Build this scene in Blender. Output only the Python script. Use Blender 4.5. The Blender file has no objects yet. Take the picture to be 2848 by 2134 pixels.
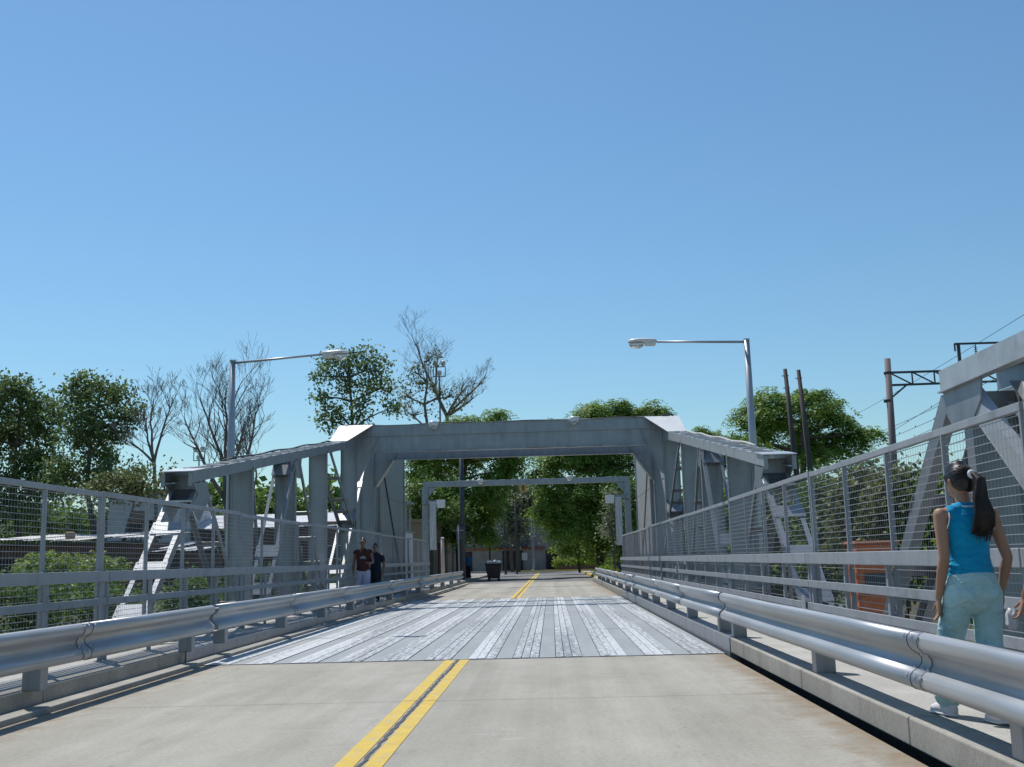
import bpy, math, random
import numpy as np
from mathutils import Vector, Matrix
random.seed(7); RNG = np.random.default_rng(7)
scn = bpy.context.scene
COL = scn.collection
PI = math.pi

# ------------------------------------------------------------------ camera
CAM = np.array([1.20, 0.0, 1.28]); FPX = 2970.0; PW, PH = 2848.0, 2134.0
YAW, PITCH, ROLL = -0.032385, 0.163569, -0.025839
def cam_axes():
    cy, sy, cp, sp = math.cos(YAW), math.sin(YAW), math.cos(PITCH), math.sin(PITCH)
    f = np.array([sy*cp, cy*cp, sp]); r = np.array([cy, -sy, 0.0]); u = np.cross(r, f)
    c, s = math.cos(ROLL), math.sin(ROLL)
    return c*r + s*u, -s*r + c*u, f
AX_R, AX_U, AX_F = cam_axes()
cd = bpy.data.cameras.new('camera'); cam = bpy.data.objects.new('camera', cd); COL.objects.link(cam)
m = Matrix.Identity(4)
for i in range(3):
    m[i][0], m[i][1], m[i][2], m[i][3] = AX_R[i], AX_U[i], -AX_F[i], CAM[i]
cam.matrix_world = m
cd.sensor_fit = 'HORIZONTAL'; cd.sensor_width = 36.0; cd.lens = FPX/PW*36.0
cd.clip_start = 0.05; cd.clip_end = 3000.0
scn.camera = cam

# ------------------------------------------------------------------ sky, sun, exposure
SUN_DIR = Vector((-0.33, 0.45, 1.0)).normalized()
SUN_EL = math.asin(SUN_DIR.z); SUN_AZ = math.atan2(SUN_DIR.x, SUN_DIR.y)
world = bpy.data.worlds.new('World'); scn.world = world; world.use_nodes = True
wn = world.node_tree; wn.nodes.clear()
wo = wn.nodes.new('ShaderNodeOutputWorld'); wb = wn.nodes.new('ShaderNodeBackground'); ws = wn.nodes.new('ShaderNodeTexSky')
ws.sky_type = 'NISHITA'; ws.sun_disc = False; ws.sun_elevation = SUN_EL; ws.sun_rotation = SUN_AZ
ws.altitude = 20; ws.air_density = 1.3; ws.dust_density = 0.2; ws.ozone_density = 8.5
wb.inputs['Strength'].default_value = 0.108
wt = wn.nodes.new('ShaderNodeMix'); wt.data_type = 'RGBA'; wt.blend_type = 'MULTIPLY'; wt.inputs[0].default_value = 1.0; wt.inputs[7].default_value = (0.90, 1.01, 0.965, 1)
wn.links.new(ws.outputs[0], wt.inputs[6]); wn.links.new(wt.outputs[2], wb.inputs[0]); wn.links.new(wb.outputs[0], wo.inputs[0])
sd = bpy.data.lights.new('sun', 'SUN'); sd.energy = 4.2; sd.angle = math.radians(0.53); sd.color = (1.0, 0.96, 0.9)
sun = bpy.data.objects.new('sun', sd); COL.objects.link(sun)
sun.rotation_euler = SUN_DIR.to_track_quat('Z', 'Y').to_euler(); sun.location = (-20, 20, 60)
vs = scn.view_settings
vs.view_transform = 'Standard'; vs.look = 'None'; vs.exposure = 0.10; vs.gamma = 1.0; vs.use_curve_mapping = False
scn.cycles.max_bounces = 8; scn.cycles.transparent_max_bounces = 12

# ------------------------------------------------------------------ helpers
def at(px, py, Y):
    """photo pixel (on the 2211-wide preview) -> point at distance Y along the road"""
    d = AX_R*((px/0.7764-PW/2)/FPX) + AX_U*(-(py/0.7764-PH/2)/FPX) + AX_F
    return Vector(CAM + d*(Y/d[1]))
def ppm(Y): return FPX*0.7764/Y

MATS = {}
def new_mat(name):
    mt = bpy.data.materials.new(name); mt.use_nodes = True
    nt = mt.node_tree; b = nt.nodes['Principled BSDF']; MATS[name] = mt
    return mt, nt, b
def N(nt, t, **kw):
    n = nt.nodes.new(t)
    for k, v in kw.items():
        if k in n.inputs: n.inputs[k].default_value = v
        else: setattr(n, k, v)
    return n
def ramp(nt, stops):
    r = nt.nodes.new('ShaderNodeValToRGB'); e = r.color_ramp.elements
    while len(e) < len(stops): e.new(0.5)
    for i, (p, c) in enumerate(stops):
        e[i].position = p; e[i].color = (*c, 1) if len(c) == 3 else c
    return r
def coords(nt, scale=(1, 1, 1), kind='Object'):
    tc = nt.nodes.new('ShaderNodeTexCoord'); mp = nt.nodes.new('ShaderNodeMapping')
    mp.inputs['Scale'].default_value = scale
    if kind == 'World':
        g = nt.nodes.new('ShaderNodeNewGeometry'); nt.links.new(g.outputs['Position'], mp.inputs[0])
    else: nt.links.new(tc.outputs[kind], mp.inputs[0])
    return mp
def noisy(name, c1, c2, scale=3.0, rough=0.7, metal=0.0, detail=6, stretch=(1, 1, 1), bump=0.0, bscale=40, spec=0.4, c3=None, c3scale=0.6, c3lo=0.55, c3hi=0.7, streak=0.0):
    """paint / stone / plaster: two tones mixed by noise, optional stain tone, optional fine relief"""
    mt, nt, b = new_mat(name); L = nt.links.new
    mp = coords(nt, stretch, 'World')
    n = N(nt, 'ShaderNodeTexNoise', Scale=scale, Detail=detail, Roughness=0.6); L(mp.outputs[0], n.inputs['Vector'])
    r = ramp(nt, [(0.3, c1), (0.7, c2)]); L(n.outputs['Fac'], r.inputs[0]); out = r.outputs[0]
    if c3:
        n3 = N(nt, 'ShaderNodeTexNoise', Scale=c3scale, Detail=8, Roughness=0.7); L(mp.outputs[0], n3.inputs['Vector'])
        r3 = ramp(nt, [(c3lo, (0, 0, 0)), (c3hi, (1, 1, 1))]); L(n3.outputs['Fac'], r3.inputs[0])
        mx = N(nt, 'ShaderNodeMix', data_type='RGBA'); L(r3.outputs[0], mx.inputs[0]); L(out, mx.inputs[6]); mx.inputs[7].default_value = (*c3, 1); out = mx.outputs[2]
    if streak:
        mk = coords(nt, (4, 4, 0.5), 'World'); nk = N(nt, 'ShaderNodeTexNoise', Scale=1.6, Detail=6, Roughness=0.65); L(mk.outputs[0], nk.inputs['Vector'])
        rk = ramp(nt, [(0.36, (1-streak,)*3), (0.54, (1, 1, 1)), (0.72, (1+streak*.35,)*3)]); L(nk.outputs['Fac'], rk.inputs[0])
        mk2 = N(nt, 'ShaderNodeMix', data_type='RGBA', blend_type='MULTIPLY'); mk2.inputs[0].default_value = 1.0; L(out, mk2.inputs[6]); L(rk.outputs[0], mk2.inputs[7]); out = mk2.outputs[2]
        # scattered rust blooms
        nr = N(nt, 'ShaderNodeTexNoise', Scale=5.5, Detail=7, Roughness=0.75); L(mp.outputs[0], nr.inputs['Vector']); rr_ = ramp(nt, [(0.68, (0, 0, 0)), (0.78, (1, 1, 1))]); L(nr.outputs['Fac'], rr_.inputs[0])
        mr_ = N(nt, 'ShaderNodeMix', data_type='RGBA'); L(rr_.outputs[0], mr_.inputs[0]); L(out, mr_.inputs[6]); mr_.inputs[7].default_value = (0.17, 0.12, 0.09, 1); out = mr_.outputs[2]
    L(out, b.inputs['Base Color'])
    b.inputs['Roughness'].default_value = rough; b.inputs['Metallic'].default_value = metal; b.inputs['Specular IOR Level'].default_value = spec
    if bump:
        nb = N(nt, 'ShaderNodeTexNoise', Scale=bscale, Detail=4); L(mp.outputs[0], nb.inputs['Vector'])
        bp = N(nt, 'ShaderNodeBump', Strength=bump, Distance=0.02); L(nb.outputs['Fac'], bp.inputs['Height']); L(bp.outputs[0], b.inputs['Normal'])
    return mt
def leaf_mat(name, dark, light, trans=0.45, spec=0.25):
    mt, nt, b = new_mat(name); L = nt.links.new
    g = nt.nodes.new('ShaderNodeNewGeometry'); r = ramp(nt, [(0.0, dark), (0.6, light), (1.0, [c*1.25 for c in light])])
    mp = coords(nt, (1, 1, 1), 'World'); n = N(nt, 'ShaderNodeTexNoise', Scale=0.9, Detail=3); L(mp.outputs[0], n.inputs['Vector'])
    mm = N(nt, 'ShaderNodeMath', operation='MULTIPLY_ADD'); L(g.outputs['Random Per Island'], mm.inputs[0]); mm.inputs[1].default_value = 0.6
    ma = N(nt, 'ShaderNodeMath', operation='SUBTRACT'); L(n.outputs['Fac'], ma.inputs[0]); ma.inputs[1].default_value = 0.3
    L(ma.outputs[0], mm.inputs[2]); L(mm.outputs[0], r.inputs[0]); L(r.outputs[0], b.inputs['Base Color'])
    b.inputs['Roughness'].default_value = 0.5; b.inputs['Specular IOR Level'].default_value = spec
    t = nt.nodes.new('ShaderNodeBsdfTranslucent'); L(r.outputs[0], t.inputs[0])
    mx = nt.nodes.new('ShaderNodeMixShader'); mx.inputs[0].default_value = trans
    L(b.outputs[0], mx.inputs[1]); L(t.outputs[0], mx.inputs[2]); L(mx.outputs[0], nt.nodes['Material Output'].inputs[0])
    return mt

class MB:
    """collects shapes in world coordinates; build() links them as ONE mesh object"""
    def __init__(s): s.v = []; s.f = []
    def add(s, vs, fs):
        o = len(s.v); s.v += [tuple(p) for p in vs]; s.f += [tuple(i+o for i in f) for f in fs]; return s
    def box(s, a, b):
        (x0, y0, z0), (x1, y1, z1) = a, b
        x0, x1 = min(x0, x1), max(x0, x1); y0, y1 = min(y0, y1), max(y0, y1); z0, z1 = min(z0, z1), max(z0, z1)
        return s.add([(x0,y0,z0),(x1,y0,z0),(x1,y1,z0),(x0,y1,z0),(x0,y0,z1),(x1,y0,z1),(x1,y1,z1),(x0,y1,z1)],
                     [(0,3,2,1),(4,5,6,7),(0,1,5,4),(1,2,6,5),(2,3,7,6),(3,0,4,7)])
    def bar(s, p, q, w, h, up=(0, 0, 1)):
        """straight bar p->q, w across (perpendicular to up), h along up"""
        p, q = Vector(p), Vector(q); d = (q-p).normalized(); u = Vector(up); u = (u - d*u.dot(d))
        if u.length < 1e-5: u = Vector((1, 0, 0)); u = u - d*u.dot(d)
        u.normalize(); r = d.cross(u)
        vs = []
        for c in (p, q):
            for a, b in ((-1,-1),(1,-1),(1,1),(-1,1)): vs.append(c + r*(a*w/2) + u*(b*h/2))
        return s.add(vs, [(0,1,2,3)[::-1], (4,5,6,7), (0,1,5,4), (1,2,6,5), (2,3,7,6), (3,0,4,7)])
    def prism(s, poly, off):
        n = len(poly); o = Vector(off); vs = [Vector(p) for p in poly] + [Vector(p)+o for p in poly]
        fs = [tuple(range(n))[::-1], tuple(range(n, 2*n))] + [(i, (i+1) % n, n+(i+1) % n, n+i) for i in range(n)]
        return s.add(vs, fs)
    def tube(s, path, rad, n=8, cap=True):
        path = [Vector(p) for p in path]; k = len(path)
        if not hasattr(rad, '__len__'): rad = [rad]*k
        vs = []; ref = None
        for i, p in enumerate(path):
            d = (path[min(i+1, k-1)] - path[max(i-1, 0)])
            d = d.normalized() if d.length > 1e-9 else Vector((0, 0, 1))
            if ref is None: ref = Vector((1, 0, 0)) if abs(d.x) < 0.9 else Vector((0, 1, 0))
            a = (ref - d*ref.dot(d))
            if a.length < 1e-4: a = d.orthogonal()
            a.normalize(); ref = a; b = d.cross(a)
            for j in range(n):
                t = 2*PI*j/n; vs.append(p + (a*math.cos(t) + b*math.sin(t))*rad[i])
        fs = [(i*n+j, i*n+(j+1) % n, (i+1)*n+(j+1) % n, (i+1)*n+j) for i in range(k-1) for j in range(n)]
        if cap: fs += [tuple(range(n))[::-1], tuple(range((k-1)*n, k*n))]
        return s.add(vs, fs)
    def lathe(s, c, prof, n=16, sx=1, sy=1):
        c = Vector(c); vs = []
        for r, z in prof:
            for j in range(n):
                t = 2*PI*j/n; vs.append(c + Vector((r*sx*math.cos(t), r*sy*math.sin(t), z)))
        k = len(prof)
        fs = [(i*n+j, i*n+(j+1) % n, (i+1)*n+(j+1) % n, (i+1)*n+j) for i in range(k-1) for j in range(n)]
        fs += [tuple(range(n))[::-1], tuple(range((k-1)*n, k*n))]
        return s.add(vs, fs)
    def dome(s, c, r, nrm, n=6):
        """low rivet / bolt head"""
        c, d = Vector(c), Vector(nrm).normalized(); a = d.orthogonal().normalized(); b = d.cross(a); vs = []
        for rr, hh in ((r, 0.0), (r*0.75, r*0.5)):
            for j in range(n):
                t = 2*PI*j/n; vs.append(c + (a*math.cos(t)+b*math.sin(t))*rr + d*hh)
        vs.append(c + d*r*0.65)
        fs = [(j, (j+1) % n, n+(j+1) % n, n+j) for j in range(n)] + [(n+j, n+(j+1) % n, 2*n) for j in range(n)]
        return s.add(vs, fs)
    def build(s, name, mat, parent=None, smooth=False, bevel=0.0, kind=None):
        me = bpy.data.meshes.new(name); org = world_loc(parent) if parent else Vector((0, 0, 0))
        me.from_pydata([Vector(v)-org for v in s.v], [], s.f); me.validate(); me.update()
        o = bpy.data.objects.new(name, me); COL.objects.link(o)
        mats = mat if isinstance(mat, (list, tuple)) else [mat]
        for mm in mats: me.materials.append(MATS[mm] if isinstance(mm, str) else mm)
        if smooth: me.polygons.foreach_set('use_smooth', [True]*len(me.polygons))
        if bevel:
            bv = o.modifiers.new('bevel', 'BEVEL'); bv.width = bevel; bv.segments = 2; bv.limit_method = 'ANGLE'; bv.angle_limit = 0.7
        if parent: o.parent = parent
        if kind: o['kind'] = kind
        return o
def world_loc(o):
    p = Vector((0, 0, 0))
    while o is not None: p += o.location; o = o.parent
    return p
def tag(o, label=None, cat=None, group=None, kind=None):
    if label: o['label'] = label
    if cat: o['category'] = cat
    if group: o['group'] = group
    if kind: o['kind'] = kind
    return o
def thing(name, label, cat, loc=(0, 0, 0), group=None):
    o = bpy.data.objects.new(name, None); COL.objects.link(o); o.location = loc; o.empty_display_size = 0.2
    return tag(o, label, cat, group)
def copy_tree(o, parent=None, delta=None):
    c = o.copy(); COL.objects.link(c); c.parent = parent
    if delta is not None: c.location = o.location + Vector(delta)
    for ch in list(o.children): copy_tree(ch, c)
    return c
def quads_mesh(name, V, mat, parent=None, kind=None):
    """V: (n,4,3) array of quads"""
    n = len(V); me = bpy.data.meshes.new(name); org = np.array(world_loc(parent)) if parent else np.zeros(3)
    me.vertices.add(4*n); me.vertices.foreach_set('co', (V.reshape(-1, 3)-org).astype(np.float32).ravel())
    me.loops.add(4*n); me.loops.foreach_set('vertex_index', np.arange(4*n, dtype=np.int32))
    me.polygons.add(n); me.polygons.foreach_set('loop_start', np.arange(0, 4*n, 4, dtype=np.int32)); me.polygons.foreach_set('loop_total', np.full(n, 4, dtype=np.int32))
    me.update(); me.validate(); me.materials.append(MATS[mat])
    o = bpy.data.objects.new(name, me); COL.objects.link(o)
    if parent: o.parent = parent
    if kind: o['kind'] = kind
    return o

# ------------------------------------------------------------------ materials
def concrete_mat(name, c1, c2, dark, scale=1.0, streak=(1, 1, 1)):
    mt, nt, b = new_mat(name); L = nt.links.new
    mp = coords(nt, (1, 1, 1), 'World'); ms = coords(nt, streak, 'World')
    n1 = N(nt, 'ShaderNodeTexNoise', Scale=0.9*scale, Detail=8, Roughness=0.65); L(ms.outputs[0], n1.inputs['Vector'])
    r1 = ramp(nt, [(0.3, c1), (0.68, c2)]); L(n1.outputs['Fac'], r1.inputs[0])
    n2 = N(nt, 'ShaderNodeTexNoise', Scale=28, Detail=5, Roughness=0.75); L(mp.outputs[0], n2.inputs['Vector'])
    r2 = ramp(nt, [(0.30, (0.72, 0.72, 0.72)), (0.55, (1, 1, 1)), (0.78, (1.1, 1.1, 1.08))]); L(n2.outputs['Fac'], r2.inputs[0])
    m1 = N(nt, 'ShaderNodeMix', data_type='RGBA', blend_type='MULTIPLY'); m1.inputs[0].default_value = 0.75; L(r1.outputs[0], m1.inputs[6]); L(r2.outputs[0], m1.inputs[7])
    n3 = N(nt, 'ShaderNodeTexNoise', Scale=2.3*scale, Detail=9, Roughness=0.72); L(ms.outputs[0], n3.inputs['Vector'])
    r3 = ramp(nt, [(0.57, (0, 0, 0)), (0.72, (1, 1, 1))]); L(n3.outputs['Fac'], r3.inputs[0])
    mf = N(nt, 'ShaderNodeMath', operation='MULTIPLY'); L(r3.outputs[0], mf.inputs[0]); mf.inputs[1].default_value = 0.45
    m2 = N(nt, 'ShaderNodeMix', data_type='RGBA'); L(mf.outputs[0], m2.inputs[0]); L(m1.outputs[2], m2.inputs[6]); m2.inputs[7].default_value = (*dark, 1)
    # pits and oil spots
    v = N(nt, 'ShaderNodeTexVoronoi', Scale=3.1); L(mp.outputs[0], v.inputs['Vector'])
    rv = ramp(nt, [(0.025, (0.45, 0.45, 0.45)), (0.07, (1, 1, 1))]); L(v.outputs['Distance'], rv.inputs[0])
    m3 = N(nt, 'ShaderNodeMix', data_type='RGBA', blend_type='MULTIPLY'); m3.inputs[0].default_value = 0.6; L(m2.outputs[2], m3.inputs[6]); L(rv.outputs[0], m3.inputs[7])
    out = m3.outputs[2]
    if name == 'road_concrete':
        # pale trowel scuffs across the slab, darker wheel tracks, brown grit towards the kerbs
        mw = coords(nt, (0.7, 4.5, 1), 'World'); nw = N(nt, 'ShaderNodeTexNoise', Scale=1.2, Detail=7, Roughness=0.7); L(mw.outputs[0], nw.inputs['Vector'])
        rw = ramp(nt, [(0.60, (0, 0, 0)), (0.74, (.55, .55, .55))]); L(nw.outputs['Fac'], rw.inputs[0])
        m4 = N(nt, 'ShaderNodeMix', data_type='RGBA'); L(rw.outputs[0], m4.inputs[0]); L(out, m4.inputs[6]); m4.inputs[7].default_value = (0.52, 0.51, 0.475, 1); out = m4.outputs[2]
        mt2 = coords(nt, (2.2, 0.035, 1), 'World'); n5 = N(nt, 'ShaderNodeTexNoise', Scale=0.9, Detail=4, Roughness=0.6); L(mt2.outputs[0], n5.inputs['Vector'])
        r5 = ramp(nt, [(0.35, (.84, .835, .83)), (0.6, (1, 1, 1))]); L(n5.outputs['Fac'], r5.inputs[0])
        m5 = N(nt, 'ShaderNodeMix', data_type='RGBA', blend_type='MULTIPLY'); m5.inputs[0].default_value = 1.0; L(out, m5.inputs[6]); L(r5.outputs[0], m5.inputs[7]); out = m5.outputs[2]
        sx = nt.nodes.new('ShaderNodeSeparateXYZ'); L(mp.outputs[0], sx.inputs[0]); ab_ = N(nt, 'ShaderNodeMath', operation='ABSOLUTE'); L(sx.outputs[0], ab_.inputs[0])
        g1 = N(nt, 'ShaderNodeMapRange'); g1.inputs[1].default_value = 2.75; g1.inputs[2].default_value = 3.5; L(ab_.outputs[0], g1.inputs[0])
        ng = N(nt, 'ShaderNodeTexNoise', Scale=3.4, Detail=8, Roughness=0.75); L(mp.outputs[0], ng.inputs['Vector'])
        g2 = N(nt, 'ShaderNodeMath', operation='MULTIPLY_ADD'); L(g1.outputs[0], g2.inputs[0]); g2.inputs[1].default_value = 0.42; L(ng.outputs['Fac'], g2.inputs[2])
        rg = ramp(nt, [(0.66, (0, 0, 0)), (0.92, (.8, .8, .8))]); L(g2.outputs[0], rg.inputs[0])
        m6 = N(nt, 'ShaderNodeMix', data_type='RGBA'); L(rg.outputs[0], m6.inputs[0]); L(out, m6.inputs[6]); m6.inputs[7].default_value = (0.225, 0.165, 0.105, 1); out = m6.outputs[2]
    L(out, b.inputs['Base Color']); b.inputs['Roughness'].default_value = 0.9; b.inputs['Specular IOR Level'].default_value = 0.25
    bp = N(nt, 'ShaderNodeBump', Strength=0.35, Distance=0.01); L(n2.outputs['Fac'], bp.inputs['Height']); L(bp.outputs[0], b.inputs['Normal'])
    return mt
concrete_mat('road_concrete', (0.31, 0.29, 0.245), (0.425, 0.405, 0.35), (0.22, 0.20, 0.165), streak=(1.0, 0.45, 1))
concrete_mat('kerb_concrete', (0.27, 0.255, 0.225), (0.40, 0.38, 0.34), (0.17, 0.15, 0.12), 2.2, (0.8, 0.8, 0.35))
concrete_mat('walk_concrete', (0.35, 0.34, 0.315), (0.46, 0.45, 0.42), (0.25, 0.235, 0.21), 1.4)
concrete_mat('asphalt', (0.15, 0.148, 0.143), (0.22, 0.215, 0.205), (0.09, 0.088, 0.085), 1.0, (1, 0.3, 1))
concrete_mat('pavement', (0.30, 0.28, 0.25), (0.40, 0.37, 0.33), (0.2, 0.17, 0.14), 1.0)
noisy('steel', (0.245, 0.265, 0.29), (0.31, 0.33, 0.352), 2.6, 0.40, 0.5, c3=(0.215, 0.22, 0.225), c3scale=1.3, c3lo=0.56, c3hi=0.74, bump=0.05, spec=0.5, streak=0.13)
noisy('steel_light', (0.42, 0.435, 0.45), (0.50, 0.51, 0.52), 2.2, 0.38, 0.4, c3=(0.33, 0.33, 0.32), c3scale=1.6, spec=0.5, streak=0.10)  # paler copy of steel, also used for bridge faces that the sun lights
noisy('fence_paint', (0.28, 0.30, 0.325), (0.34, 0.36, 0.385), 4, 0.5, 0.1, c3=(0.23, 0.235, 0.24), c3scale=2.5, streak=0.09)
noisy('wire', (0.36, 0.37, 0.39), (0.42, 0.43, 0.45), 9, 0.45, 0.3)
noisy('galvanised', (0.34, 0.355, 0.375), (0.43, 0.445, 0.46), 1.8, 0.42, 0.5, detail=9, stretch=(1, 0.35, 1), c3=(0.33, 0.315, 0.285), c3scale=2.6, c3lo=0.6, c3hi=0.8, bump=0.03, bscale=14, spec=0.5)
noisy('cover_sunlit', (0.60, 0.60, 0.585), (0.68, 0.68, 0.665), 1.6, 0.42, 0.25, c3=(0.5, 0.49, 0.46), c3scale=1.5, streak=0.08)  # portal cover steel with the sun's glare lightened into its colour
noisy('rust', (0.16, 0.10, 0.07), (0.26, 0.20, 0.16), 12, 0.9)
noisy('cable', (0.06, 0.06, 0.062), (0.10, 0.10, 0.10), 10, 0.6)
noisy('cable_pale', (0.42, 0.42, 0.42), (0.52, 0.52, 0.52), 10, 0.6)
noisy('yellow_paint', (0.52, 0.36, 0.06), (0.62, 0.45, 0.095), 5, 0.75, c3=(0.40, 0.36, 0.25), c3scale=9, c3lo=0.52, c3hi=0.66, spec=0.3)
noisy('tar', (0.035, 0.035, 0.037), (0.07, 0.07, 0.07), 20, 0.7)
noisy('dark_gap', (0.03, 0.028, 0.025), (0.06, 0.055, 0.05), 8, 0.95)  # near-black, shade of the road gaps and kerb slot put into the colour
noisy('lamp_white', (0.60, 0.61, 0.62), (0.70, 0.70, 0.70), 8, 0.35)
noisy('orange_paint', (0.50, 0.115, 0.022), (0.60, 0.165, 0.04), 5, 0.6, c3=(0.25, 0.08, 0.04), c3scale=4)
noisy('brick_red', (0.10, 0.055, 0.04), (0.17, 0.09, 0.06), 9, 0.9, c3=(0.20, 0.16, 0.13), c3scale=1.5)
noisy('plaster_white', (0.52, 0.54, 0.57), (0.62, 0.63, 0.65), 1.2, 0.85, c3=(0.40, 0.40, 0.41), c3scale=1.1)
noisy('plaster_tan', (0.21, 0.155, 0.105), (0.28, 0.21, 0.145), 1.2, 0.9, c3=(0.22, 0.155, 0.10), c3scale=0.8, c3lo=0.5, c3hi=0.7)
noisy('plaster_grey', (0.22, 0.21, 0.20), (0.30, 0.285, 0.27), 1.0, 0.9, c3=(0.15, 0.14, 0.135), c3scale=0.7)
noisy('tin_roof', (0.50, 0.50, 0.50), (0.66, 0.66, 0.65), 2.0, 0.5, 0.2, c3=(0.34, 0.28, 0.22), c3scale=1.1, c3lo=0.6, c3hi=0.75)
noisy('red_roof', (0.22, 0.07, 0.045), (0.30, 0.11, 0.07), 3, 0.9)
noisy('dark_opening', (0.012, 0.012, 0.014), (0.025, 0.025, 0.028), 3, 0.6)
noisy('wood_pole', (0.055, 0.045, 0.04), (0.10, 0.085, 0.08), 3, 0.85, stretch=(6, 6, 0.6))
noisy('mast_concrete', (0.15, 0.12, 0.12), (0.21, 0.175, 0.17), 2, 0.8, stretch=(4, 4, 0.5))
noisy('dark_steel', (0.04, 0.045, 0.055), (0.07, 0.075, 0.085), 4, 0.55, 0.2)
noisy('pole_green', (0.03, 0.045, 0.04), (0.05, 0.065, 0.06), 4, 0.5)
noisy('pole_grey', (0.18, 0.20, 0.22), (0.24, 0.26, 0.28), 4, 0.5)
noisy('pole_pink', (0.46, 0.32, 0.29), (0.54, 0.39, 0.35), 4, 0.7)
noisy('bark', (0.07, 0.055, 0.042), (0.13, 0.105, 0.085), 6, 0.95, stretch=(3, 3, 0.6), bump=0.4, bscale=12)
noisy('bark_grey', (0.13, 0.115, 0.105), (0.22, 0.20, 0.185), 6, 0.95, stretch=(3, 3, 0.6))
noisy('ground_earth', (0.075, 0.07, 0.04), (0.14, 0.125, 0.08), 0.5, 0.95, c3=(0.05, 0.075, 0.025), c3scale=0.25, c3lo=0.42, c3hi=0.58)
noisy('bin_plastic', (0.012, 0.013, 0.016), (0.022, 0.023, 0.026), 4, 0.5)
noisy('bag_plastic', (0.35, 0.36, 0.37), (0.55, 0.55, 0.55), 9, 0.4)
noisy('signal_yellow', (0.62, 0.30, 0.02), (0.70, 0.36, 0.03), 4, 0.45)
noisy('skin', (0.30, 0.165, 0.105), (0.36, 0.205, 0.135), 6, 0.5, spec=0.35)
noisy('skin_tan', (0.17, 0.09, 0.06), (0.21, 0.115, 0.08), 6, 0.5, spec=0.35)
noisy('hair', (0.005, 0.004, 0.004), (0.013, 0.010, 0.009), 30, 0.38, stretch=(6, 6, 0.5), spec=0.45, bump=0.12, bscale=40)
noisy('hair_tail', (0.006, 0.0045, 0.004), (0.022, 0.011, 0.008), 30, 0.45, stretch=(6, 6, 0.4), spec=0.35, bump=0.25, bscale=45)
noisy('cloth_white', (0.66, 0.66, 0.68), (0.76, 0.76, 0.78), 5, 0.85, spec=0.2)
noisy('cloth_lilac', (0.36, 0.36, 0.47), (0.44, 0.44, 0.56), 5, 0.85, bump=0.4, bscale=8, spec=0.15)
noisy('cloth_brown', (0.05, 0.022, 0.02), (0.075, 0.035, 0.03), 5, 0.9, bump=0.3, bscale=8, spec=0.15)
noisy('cloth_navy', (0.012, 0.017, 0.03), (0.022, 0.03, 0.05), 5, 0.9, spec=0.15)
noisy('cloth_blue', (0.02, 0.11, 0.28), (0.03, 0.15, 0.36), 5, 0.85, spec=0.15)
noisy('cloth_dark', (0.02, 0.02, 0.022), (0.035, 0.035, 0.038), 5, 0.9, spec=0.15)
noisy('shoe_white', (0.58, 0.56, 0.60), (0.70, 0.68, 0.72), 9, 0.6)
noisy('eye_dark', (0.01, 0.008, 0.007), (0.02, 0.015, 0.012), 9, 0.3)
noisy('lip', (0.22, 0.085, 0.07), (0.26, 0.10, 0.085), 9, 0.45)
def cloth(name, c1, c2, sc=9.0, stretch=(1, 1, 2.2), depth=.02):
    mt, nt, b = new_mat(name); L = nt.links.new; mp = coords(nt, stretch, 'Object')
    n1 = N(nt, 'ShaderNodeTexNoise', Scale=sc, Detail=3, Roughness=0.5, Distortion=1.2); L(mp.outputs[0], n1.inputs['Vector'])
    n2 = N(nt, 'ShaderNodeTexNoise', Scale=420, Detail=2); L(mp.outputs[0], n2.inputs['Vector'])
    r = ramp(nt, [(0.35, c1), (0.65, c2)]); L(n1.outputs['Fac'], r.inputs[0]); L(r.outputs[0], b.inputs['Base Color'])
    b.inputs['Roughness'].default_value = 0.9; b.inputs['Specular IOR Level'].default_value = 0.15; b.inputs['Sheen Weight'].default_value = 0.15
    b1 = N(nt, 'ShaderNodeBump', Strength=0.8, Distance=depth); L(n1.outputs['Fac'], b1.inputs['Height'])
    b2 = N(nt, 'ShaderNodeBump', Strength=0.2, Distance=0.002); L(n2.outputs['Fac'], b2.inputs['Height']); L(b1.outputs[0], b2.inputs['Normal']); L(b2.outputs[0], b.inputs['Normal'])
cloth('cloth_turquoise', (0.0, 0.225, 0.42), (0.006, 0.29, 0.51), 8.0, (1, 1, 2.0), .03)
cloth('cloth_aqua', (0.35, 0.56, 0.575), (0.43, 0.64, 0.655), 9.0, (1, 1, 1.6), .04)
leaf_mat('leaf_olive', (0.058, 0.095, 0.036), (0.165, 0.235, 0.085))
leaf_mat('leaf_olive_dry', (0.075, 0.09, 0.036), (0.165, 0.19, 0.075))
leaf_mat('leaf_green', (0.065, 0.125, 0.022), (0.22, 0.335, 0.06), 0.4)
leaf_mat('leaf_dark', (0.04, 0.083, 0.022), (0.135, 0.215, 0.05))
leaf_mat('leaf_bright', (0.09, 0.155, 0.018), (0.25, 0.345, 0.05), 0.4)
leaf_mat('leaf_grey', (0.11, 0.13, 0.085), (0.22, 0.25, 0.165))
# glass for lamps
mt, nt, b = new_mat('lamp_glass'); b.inputs['Base Color'].default_value = (0.85, 0.88, 0.88, 1); b.inputs['Roughness'].default_value = 0.12
b.inputs['Transmission Weight'].default_value = 0.75; b.inputs['IOR'].default_value = 1.3
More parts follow.
